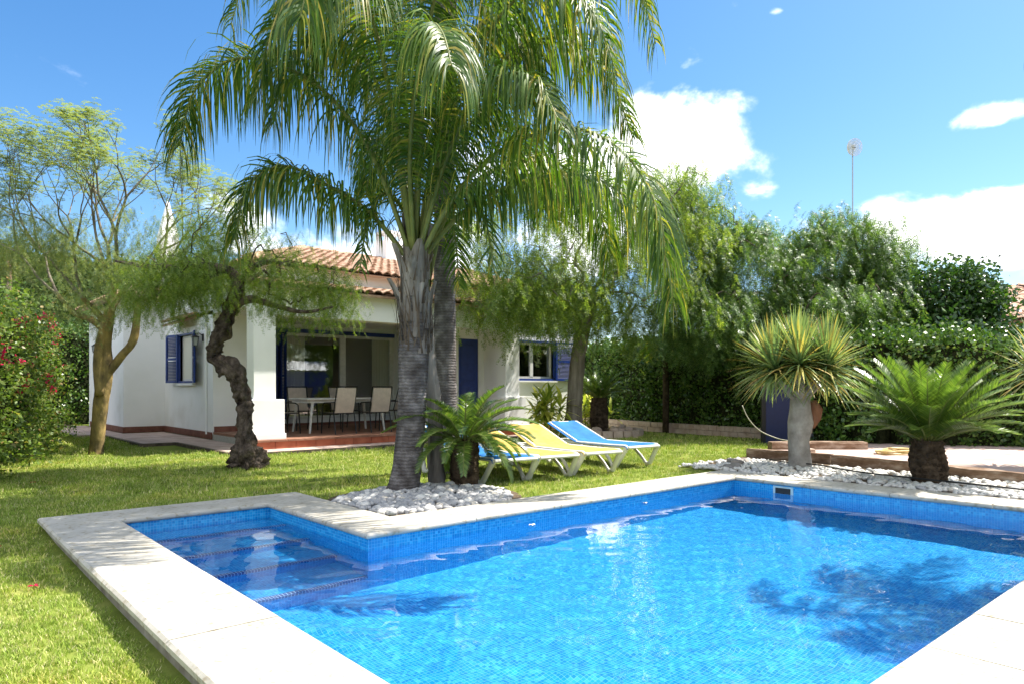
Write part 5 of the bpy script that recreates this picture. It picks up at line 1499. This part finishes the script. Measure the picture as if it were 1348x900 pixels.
def pebble(x, y, z, s, label, group):
    ki = int(rgp.choice(9, p=[.14,.12,.1,.14,.12,.1,.14,.08,.06])); o = bpy.data.objects.new('pebble', PM[ki]); COL.objects.link(o); label = ('white', 'grey', 'cream')[ki % 3] + ' ' + label(x, y)
    o.location = (x, y, z); o.scale = (s, s, s); o.rotation_euler = (rgp.uniform(-.35,.35), rgp.uniform(-.35,.35), rgp.uniform(0, 2*PI))
    tag(o, label, 'pebble', group)
def pack(n, fn, rmin, rmax, label, group, tries=9000, base=-.03, heap=None):
    pts = []
    for _ in range(tries):
        if len(pts) >= n: break
        x, y = fn(); s = rgp.uniform(rmin, rmax)
        if any((x-a)**2+(y-b)**2 < ((s+c)*.78)**2 for a, b, c in pts): continue
        pts.append((x, y, s))
    for x, y, s in pts:
        z = base + s*.35 + (heap(x, y) if heap else 0)
        pebble(x, y, z, s, label, group)
def fn_palm():
    while True:
        a = rgp.uniform(0, 2*PI); r = math.sqrt(rgp.uniform()); x, y = 4.05+.95*r*math.cos(a), 6.0+.8*r*math.sin(a)
        if y > 5.36 and x > 3.28: return x, y
heap = lambda x, y: .05*math.exp(-((x-4.4)**2/.5 + (y-6.3)**2/.25))
pack(230, fn_palm, .028, .06, lambda x, y: 'pebble ' + ('beside the pool coping, before the palm trunks' if y < 5.75 else 'left of the thick front palm trunk' if x - y < -2.6 else 'at the foot of the small cycad right of the palms' if x > 4.35 else 'close round the palm trunks'), 'pebbles round the palm trunks', heap=heap)
def fn_right():
    y = rgp.uniform(1.2, 6.1); x0 = 8.5; x1 = np.interp(y, [-.6, 2.2, 4.9, 6.2], [9.3, 9.92, 10.5, 10.65])
    return rgp.uniform(x0+.05, min(x1, x0+.05+1.6)), y
pack(70, fn_right, .04, .07, lambda x, y: 'pebble in the strip by the timber curb, ' + ('left of the dragon tree' if y > 5.0 else 'between dragon tree and big cycad' if y > 3.1 else 'right of the big cycad'), 'pebbles along the timber curb')
def small_stones():
    TV = []; 
    import bmesh
    for k in range(5):
        bm = bmesh.new(); bmesh.ops.create_icosphere(bm, subdivisions=1, radius=1)
        V = []; F = []
        for v in bm.verts: V.append((v.co.x*rgp.uniform(.8,1.2), v.co.y*rgp.uniform(.8,1.1), v.co.z*rgp.uniform(.5,.7)))
        for f in bm.faces: F.append([v.index for v in f.verts])
        bm.free(); TV.append((np.array(V), np.array(F)))
    for fn, n, lab, mt, bz in ((fn_right, 1500, 'small white stones filling the strip by the timber curb', M_peb[0], -.02), (fn_palm, 900, 'small stones filling the heap under the palms', M_peb[1], -.02)):
        P = []
        for _ in range(n):
            x, y = fn(); P.append((x, y, bz + (heap(x, y) if fn is fn_palm else 0) + rgp.uniform(-.01, .015)))
        V, F = instances([t[0] for t in TV], [t[1] for t in TV], np.array(P), rgp.uniform(0, 6, n), rgp.uniform(.028, .05, n))
        tag(npmesh('gravel', V, F, mt, smooth=True), lab, 'gravel', kind='stuff')
small_stones()

# ------------------------------------------------------------------ curbs, edging
M_wood = noisy('weathered timber', [(0.3, (.10,.055,.03)), (0.5, (.22,.14,.09)), (0.7, (.42,.33,.26))], scale=4, detail=10, rough=.9, bump=.5, bscale=14, bdist=.02, stretch=(1,1,3))
def log(p0, p1, z0, z1, w, label):
    p0, p1 = Vector(p0), Vector(p1); L_ = (p1-p0).length; rz = math.atan2(p1.y-p0.y, p1.x-p0.x)
    n = 14; hz = (z1-z0)/2; b = MB(); vs = []
    for i in range(n+1):
        x = -L_/2 + L_*i/n
        for k, (a, c) in enumerate(((-1,-1),(1,-1),(1.02,.7),(.8,1),(-.8,1),(-1.02,.7))):
            jj = mnoise.noise(Vector((x*3+p0.x, k*2.1, p0.y)))
            vs.append((x, a*w/2 + jj*.018, c*hz + (jj*.02 if c > 0 else 0)))
    fs = [(i*6+k, i*6+(k+1)%6, i*6+6+(k+1)%6, i*6+6+k) for i in range(n) for k in range(6)] + [tuple(range(5,-1,-1)), tuple(range(n*6, n*6+6))]
    b.add(vs, fs); o = b.build('timber_sleeper', M_wood); o.location = ((p0.x+p1.x)/2, (p0.y+p1.y)/2, (z0+z1)/2); o.rotation_euler = (0,0,rz)
    tag(o, label, 'timber', 'timber sleepers edging the yard')
cl = [(10.68, 6.2), (10.62, 4.75), (10.28, 3.4), (9.93, 2.0), (9.58, .6), (9.2, -1.0)]
labs = ['timber sleeper curb left of the dragon tree', 'timber sleeper curb from the dragon tree towards the big cycad', 'timber sleeper curb just left of the big cycad', 'timber sleeper curb right of the big cycad', 'timber sleeper curb at the right edge of the picture']
for (a, c), lab in zip(zip(cl[:-1], cl[1:]), labs): 
    d = (Vector(c)-Vector(a)).normalized()*.01
    log(Vector(a)+d, Vector(c)-d, -.08, .115, .11, lab)
log((11.6, 6.3), (12.9, 5.2), -.04, .17, .2, 'thick dark old timber lying behind the dragon tree')
M_brick = noisy('pale brick', [(0.3, (.34,.24,.18)), (0.7, (.52,.42,.34))], scale=6, detail=8, rough=.9, bump=.4, bscale=40)
b = MB(); b.box((-.16,-.1,-.02), (.16,.1,.17), .01); o = b.build('stone_block', M_brick); o.location = CW(4.72, 11.3, -.03); o.rotation_euler = (0,0,-.75); tag(o, 'pinkish stone block just right of the dragon tree trunk', 'block')
# flat stones stacked at the end of the bed
for i, (r, d, z, s, a, lab) in enumerate(((3.2, 10.1, .0, .17, .3, 'lowest flat slate at the left end of the pebble strip'), (3.3, 10.35, .04, .15, 1.1, 'flat slate leaning on the lowest one at the left end of the pebble strip'),
                                     (3.55, 10.7, .0, .16, .2, 'flat slate nearest the timber end'), (3.05, 9.85, -.01, .12, .8, 'small flat slate beside the pool coping corner'))):
    b = MB(); n = 9; vs = []
    for zz, k in ((0, 1), (.028, 1), (.04, .92)):
        for q in range(n):
            an = 2*PI*q/n; rr = s*(1+.22*math.sin(q*2.3+i))*k; vs.append((rr*math.cos(an), rr*.7*math.sin(an), zz))
    fs = [tuple(range(n-1,-1,-1)), tuple(range(2*n, 3*n))] + [(j*n+q, j*n+(q+1)%n, j*n+n+(q+1)%n, j*n+n+q) for j in range(2) for q in range(n)]
    b.add(vs, fs); o = b.build('slate', noisy('slate %d' % i, [(0.3, (.15,.13,.115)), (0.7, (.36,.32,.28))], scale=8, rough=.8, bump=.4)); o.location = CW(r, d, z-.02); o.rotation_euler = (.08, -.06, a); tag(o, lab, 'stone', 'flat slates by the pebble strip')

def brick_edging(label, pts, h, w):
    t = thing('brick_edging', label, 'edging', (pts[0][0], pts[0][1], -.06))
    b = MB()
    for (x0, y0), (x1, y1) in zip(pts[:-1], pts[1:]):
        L_ = math.hypot(x1-x0, y1-y0); n = max(1, int(L_/.24)); a = math.atan2(y1-y0, x1-x0)
        for r in range(2):
            for i in range(n):
                u = (i+.5 + (.5 if r else 0))/n
                if u > 1: continue
                b.obox(Vector((x0+(x1-x0)*u, y0+(y1-y0)*u, -.06 + h*(r+.5)/2)), (L_/n-.012, w*random.uniform(.94, 1.04), h/2-.01), rz=a+random.uniform(-.015,.015))
    b.build('bricks', M_brick, t)
    rebase(t, (pts[0][0], pts[0][1], -.06))
brick_edging('low brick edging along the foot of the ivy hedge', [(16.4, 15.9), (15.3, 11.8), (14.85, 7.7)], .26, .16)
# raised rocky bed round the small cycad
t = thing('planter_bed', 'low brick ring filled with rocks round the small upright cycad', 'planter', CW(2.1, 16.9, -.05))
b = MB()
for i in range(26):
    a = 2*PI*i/26; b.obox(Vector((1.05*math.cos(a), .95*math.sin(a), .09)), (.235, .14, .18), rz=a+PI/2)
b.build('bricks', M_brick, t)
b = MB(); b.add([(1.0*math.cos(2*PI*i/20), .9*math.sin(2*PI*i/20), .13) for i in range(20)], [tuple(range(20))]); b.build('soil', M_soil, t)
for i in range(16):
    a = rgp.uniform(0, 2*PI); r = rgp.uniform(.4, .85)
    pm = pebble_mesh(i, rgp); pm.materials.clear(); pm.materials.append(M_brick)
    o = bpy.data.objects.new('rock', pm); COL.objects.link(o); o.location = t.location + Vector((r*math.cos(a), r*.9*math.sin(a), .17)); s = rgp.uniform(.08, .15); o.scale = (s,s,s)
    tag(o, 'rough pale rock lying in the brick ringed bed of the small cycad', 'rock', 'rocks in the small cycad bed')

# ------------------------------------------------------------------ hoses
M_hosey = plain('yellow hose', (.55,.42,.16), .5); M_hoseb = plain('black irrigation pipe', (.012,.012,.012), .4); M_hosep = plain('pale hose', (.30,.28,.2), .5)
b = MB(); c = CW(6.35, 11.5, .06); pts = []
for i in range(120):
    a = i/120*2*PI*4.2; r = .33 + .035*math.sin(i*.31) + .02*math.sin(i*.11); pts.append((c.x + r*math.cos(a)*1.25, c.y + r*math.sin(a)*.75, .055 + .03*(i/120)*1.6 + .012*math.sin(a*1.7)))
b.tube(pts, .014, 6); tag(b.build('garden_hose', M_hosey, smooth=True), 'coiled yellow garden hose lying on the paving left of the big cycad', 'hose')
b = MB(); b.tube([tuple(p) for p in spline([(10.3,5.9,.0), (9.9,5.1,.02), (9.6,4.5,.05), (9.35,4.0,.04), (9.2,3.5,.04), (9.0,2.7,.05), (8.85,2.2,.06), (8.8,1.4,.05)], 50)], .010, 6)
tag(b.build('irrigation_pipe', M_hoseb, smooth=True), 'thin black irrigation pipe running over the white pebbles', 'pipe')
b = MB(); b.tube([tuple(p) for p in spline([pxp(977,533,13.6), pxp(985,550,13.5), pxp(1000,566,13.4), pxp(1022,576,13.3), pxp(1040,580,13.2), CW(5.9,13.2,-.02)], 40)], .010, 6)
tag(b.build('garden_hose', M_hosep, smooth=True), 'pale hose looping down from the ivy hedge left of the dragon tree', 'hose')
# blue garden door between the hedges
t = thing('garden_door', 'dark blue garden door in the gap of the hedges behind the dragon tree', 'door', CW(5.62, 14.6, -.05), 0)
b = MB(); b.obox(Vector((0,0,.7)), (.62,.05,1.4), rz=R(-41.2)); b.build('door_leaf', plain('dark blue door paint', (0.006, 0.012, 0.06), 0.5), t)
b = MB()
for s in (-1, 1): 
    b = MB(); b.obox(Vector((s*.36*SN, -s*.36*CS, .75)), (.08,.08,1.55), rz=R(-41.2)); b.build('door_post', M_metal, t)
# mast with grid dish
t = thing('satellite_mast', 'tall thin mast with a round grid dish on top, above the pepper trees', 'antenna', CW(12.7, 26, 0))
b = MB(); b.tube([(0,0,0), (0,0,7.2)], .03, 6); b.tube([(0,0,7.0), (0,0,10.0)], .022, 6); b.build('mast', plain('galvanised steel', (.3,.31,.32), .4, metal=.6), t)
b = MB(); n = 28; R0 = .31
for k in range(1, 8):
    r = R0*k/7; z = .22*(r/R0)**2*R0*1.6
    b.tube([(r*math.cos(2*PI*i/24), -z, r*math.sin(2*PI*i/24)) for i in range(25)], .012, 4, cap=False)
for i in range(n):
    a = 2*PI*i/n; b.tube([(0,0,0), (R0*.5*math.cos(a), -.03, R0*.5*math.sin(a)), (R0*math.cos(a), -.095, R0*math.sin(a))], .007, 4, cap=False)
o = b.build('dish', plain('dish mesh', (.62,.62,.62), .5), t); o.location = (0, 0, 10.05); o.rotation_euler = (R(10), 0, R(-30))
b = MB(); b.tube([(0,0,0), (0,-.18,-.02)], .012, 5); d2 = b.build('feed_arm', M_metal, o)
# neighbour house
nb = thing('neighbour_house', 'neighbour house with clay tile roof and pink wall seen over the right hedge', 'house', CW(17.5, 24, 0))
n0 = len(house.children)
b = MB(); b.box((-3.5,-3.5,0), (3.5,3.5,3.1)); M_pink = noisy('pink render', [(0.3, (.52,.26,.18)), (0.7, (.60,.33,.24))], scale=3, rough=.9, bump=.1); o = b.build('wall', M_pink, nb)
for (e0, e1) in (((-4,-4,3.1), (4,-4,3.1)), ((-4,4,3.1), (-4,-4,3.1)), ((4,-4,3.1), (4,4,3.1))):
    tile_roof('roof', e0, e1, (0,0,4.6), (0.001,0,4.6), nb, pitch=.3, course=.5)
# wooden post at the far left
b = MB(); b.tube([pxp(12,420,16), pxp(12,331,16)], [.055,.055], 10); tag(b.build('wooden_post', M_wood, smooth=True), 'brown wooden post rising above the bougainvillea at the left edge', 'post')

# ------------------------------------------------------------------ floating petals and leaves in the pool
M_petal = plain('white petal', (.7,.7,.66), .6)
for px, py, s, lab in ((243,684,.05,'white blossom floating at the back of the stair bay'), (701,691,.035,'white petal floating by the long pool wall, nearer the palms'), (850,662,.03,'white petal floating by the long pool wall, farther right')):
    Y = 918*(EYE-WATER)/(py-510); p = CW((px-674)/918*Y, Y, WATER+.006)
    b = MB(); vs = [(0,0,.004)] + [(s*(1+.3*math.sin(k*2.2))*math.cos(k*PI/4.5), s*.7*math.sin(k*PI/4.5), .002+.006*(k%2)) for k in range(9)]
    b.add(vs, [(0, 1+k, 1+(k+1)%9) for k in range(9)]); b.add([(x,y,z-.003) for x,y,z in vs], [(0, 1+(k+1)%9, 1+k) for k in range(9)])
    o = b.build('floating_petal', M_petal); o.location = p; tag(o, lab, 'petal', 'petals floating in the pool')

for i, (x, y) in enumerate([(-.1, 6.9), (.35, 7.9), (.2, 8.6), (.62, 5.2), (.4, 9.4), (-.3, 8.0), (.75, 9.9), (.1, 5.9), (.9, 11.0), (.55, 6.6), (1.2, 10.2), (.3, 10.6)]):
    b = MB()
    for k in range(3):
        a = k*2.1 + i; b.add([(0,0,.004), (.022*math.cos(a-.5), .022*math.sin(a-.5), .012), (.04*math.cos(a), .04*math.sin(a), .006), (.022*math.cos(a+.5), .022*math.sin(a+.5), .012)], [(0,1,2,3)])
    o = b.build('fallen_flower', M_flower); o.location = (x, y, float(lawn_z(x, y)) + .03); tag(o, 'fallen magenta flower on the grass near the bougainvillea', 'flower', 'fallen flowers on the lawn')

# ------------------------------------------------------------------ wooded hill far left, distant trees
def hill():
    xs = np.linspace(-420, 60, 60); V = []
    rg = np.random.default_rng(2)
    P = []
    for r in np.linspace(-330, 60, 66):
        for d in np.linspace(110, 330, 24):
            c = CW(r, d); t = (d-110)/220
            z = 60*math.sin(min(1, t*1.15)*PI/2)*np.interp(r/ (d/200), [-330,-160,-60,0,60], [1.0, 1.0, .55, .2, 0]) + 5*mnoise.noise(Vector((r*.02, d*.02, 3)))*min(1, t*4) - 1.5
            V.append((c.x, c.y, z))
    F = [(i*24+j, i*24+j+1, i*24+25+j, i*24+24+j) for i in range(65) for j in range(23)]
    o = npmesh('hill', V, F, M_core, smooth=True); tag(o, 'dark wooded hillside rising behind the left of the garden', 'hill', kind='structure')
    V = np.array(V); 
    idx = rg.integers(0, len(V), 5200); pos = V[idx] + np.stack([rg.uniform(-6,6,5200), rg.uniform(-6,6,5200), rg.uniform(.3, 2.2, 5200)], 1)
    r = pos[:,0]*SN - pos[:,1]*CS; pos = pos[(r < 0)]
    Vv, Ff = instances(T_far[0], T_far[1], pos, rg.uniform(0, 6, len(pos)), rg.uniform(.9, 2.4, len(pos)))
    tag(npmesh('woodland', Vv, Ff, M_hill), 'dense evergreen woods covering the far hillside', 'woodland', kind='stuff')
    # belt of far trees all round the garden, beyond the hedges
    P = []
    for i in range(1500):
        a = rg.uniform(-PI, PI); rr = rg.uniform(38, 60); x, y = 5+rr*math.cos(a), 8+rr*math.sin(a)
        P.append((x, y, rg.uniform(0, 3.0)))
    P = np.array(P)
    Vv, Ff = instances(T_far[0], T_far[1], P, rg.uniform(0, 6, len(P)), rg.uniform(.7, 1.3, len(P)))
    tag(npmesh('tree_belt', Vv, Ff, M_hill), 'low belt of distant trees beyond the garden hedges', 'woodland', kind='stuff')
hill()

# ------------------------------------------------------------------ the garden behind the viewpoint (seen only in the door glass and the water)
t = thing('garden_shed', 'blue shed with pale corrugated roof standing off to the right of the pool', 'shed', (18.5, -5, 0))
b = MB(); b.box((-3.5,-1.2,-.1), (3.5,1.2,2.05)); b.build('wall', M_blue, t)
V = []; F = []
for i in range(121):
    x = -3.8+7.6*i/120; z = .03*math.sin(i*1.05); V += [(x,-1.6,2.75+z), (x,1.6,2.12+z)]
for i in range(120): F.append((2*i, 2*i+2, 2*i+3, 2*i+1))
npmesh('roof', V, F, M_white, t)
hedge('clipped_hedge', 'clipped hedge closing the garden behind the pool, out of the picture', [(-7, -7), (4, -9), (13, -9)], 2.6, 1.0, 30, T_fic, M_ivy, 58)
for i, (x, y, lab) in enumerate(((14.5, -8.5, 'bushy tree beside the blue shed, out of the picture'), (22, -8, 'bushy tree behind the blue shed, out of the picture'))):
    bush_tree(lab, (x, y, -.05), [(x,y,-.1), (x,y,1.5), (x,y,2.6)], [.2,.17,.12], [((x,y,4.3), (2.4,2.4,1.9), 60)], M_ficus, M_barkdark, 81+i, T_fic, strands=9, sc=(1.5, 2.4), spreadp=.4)
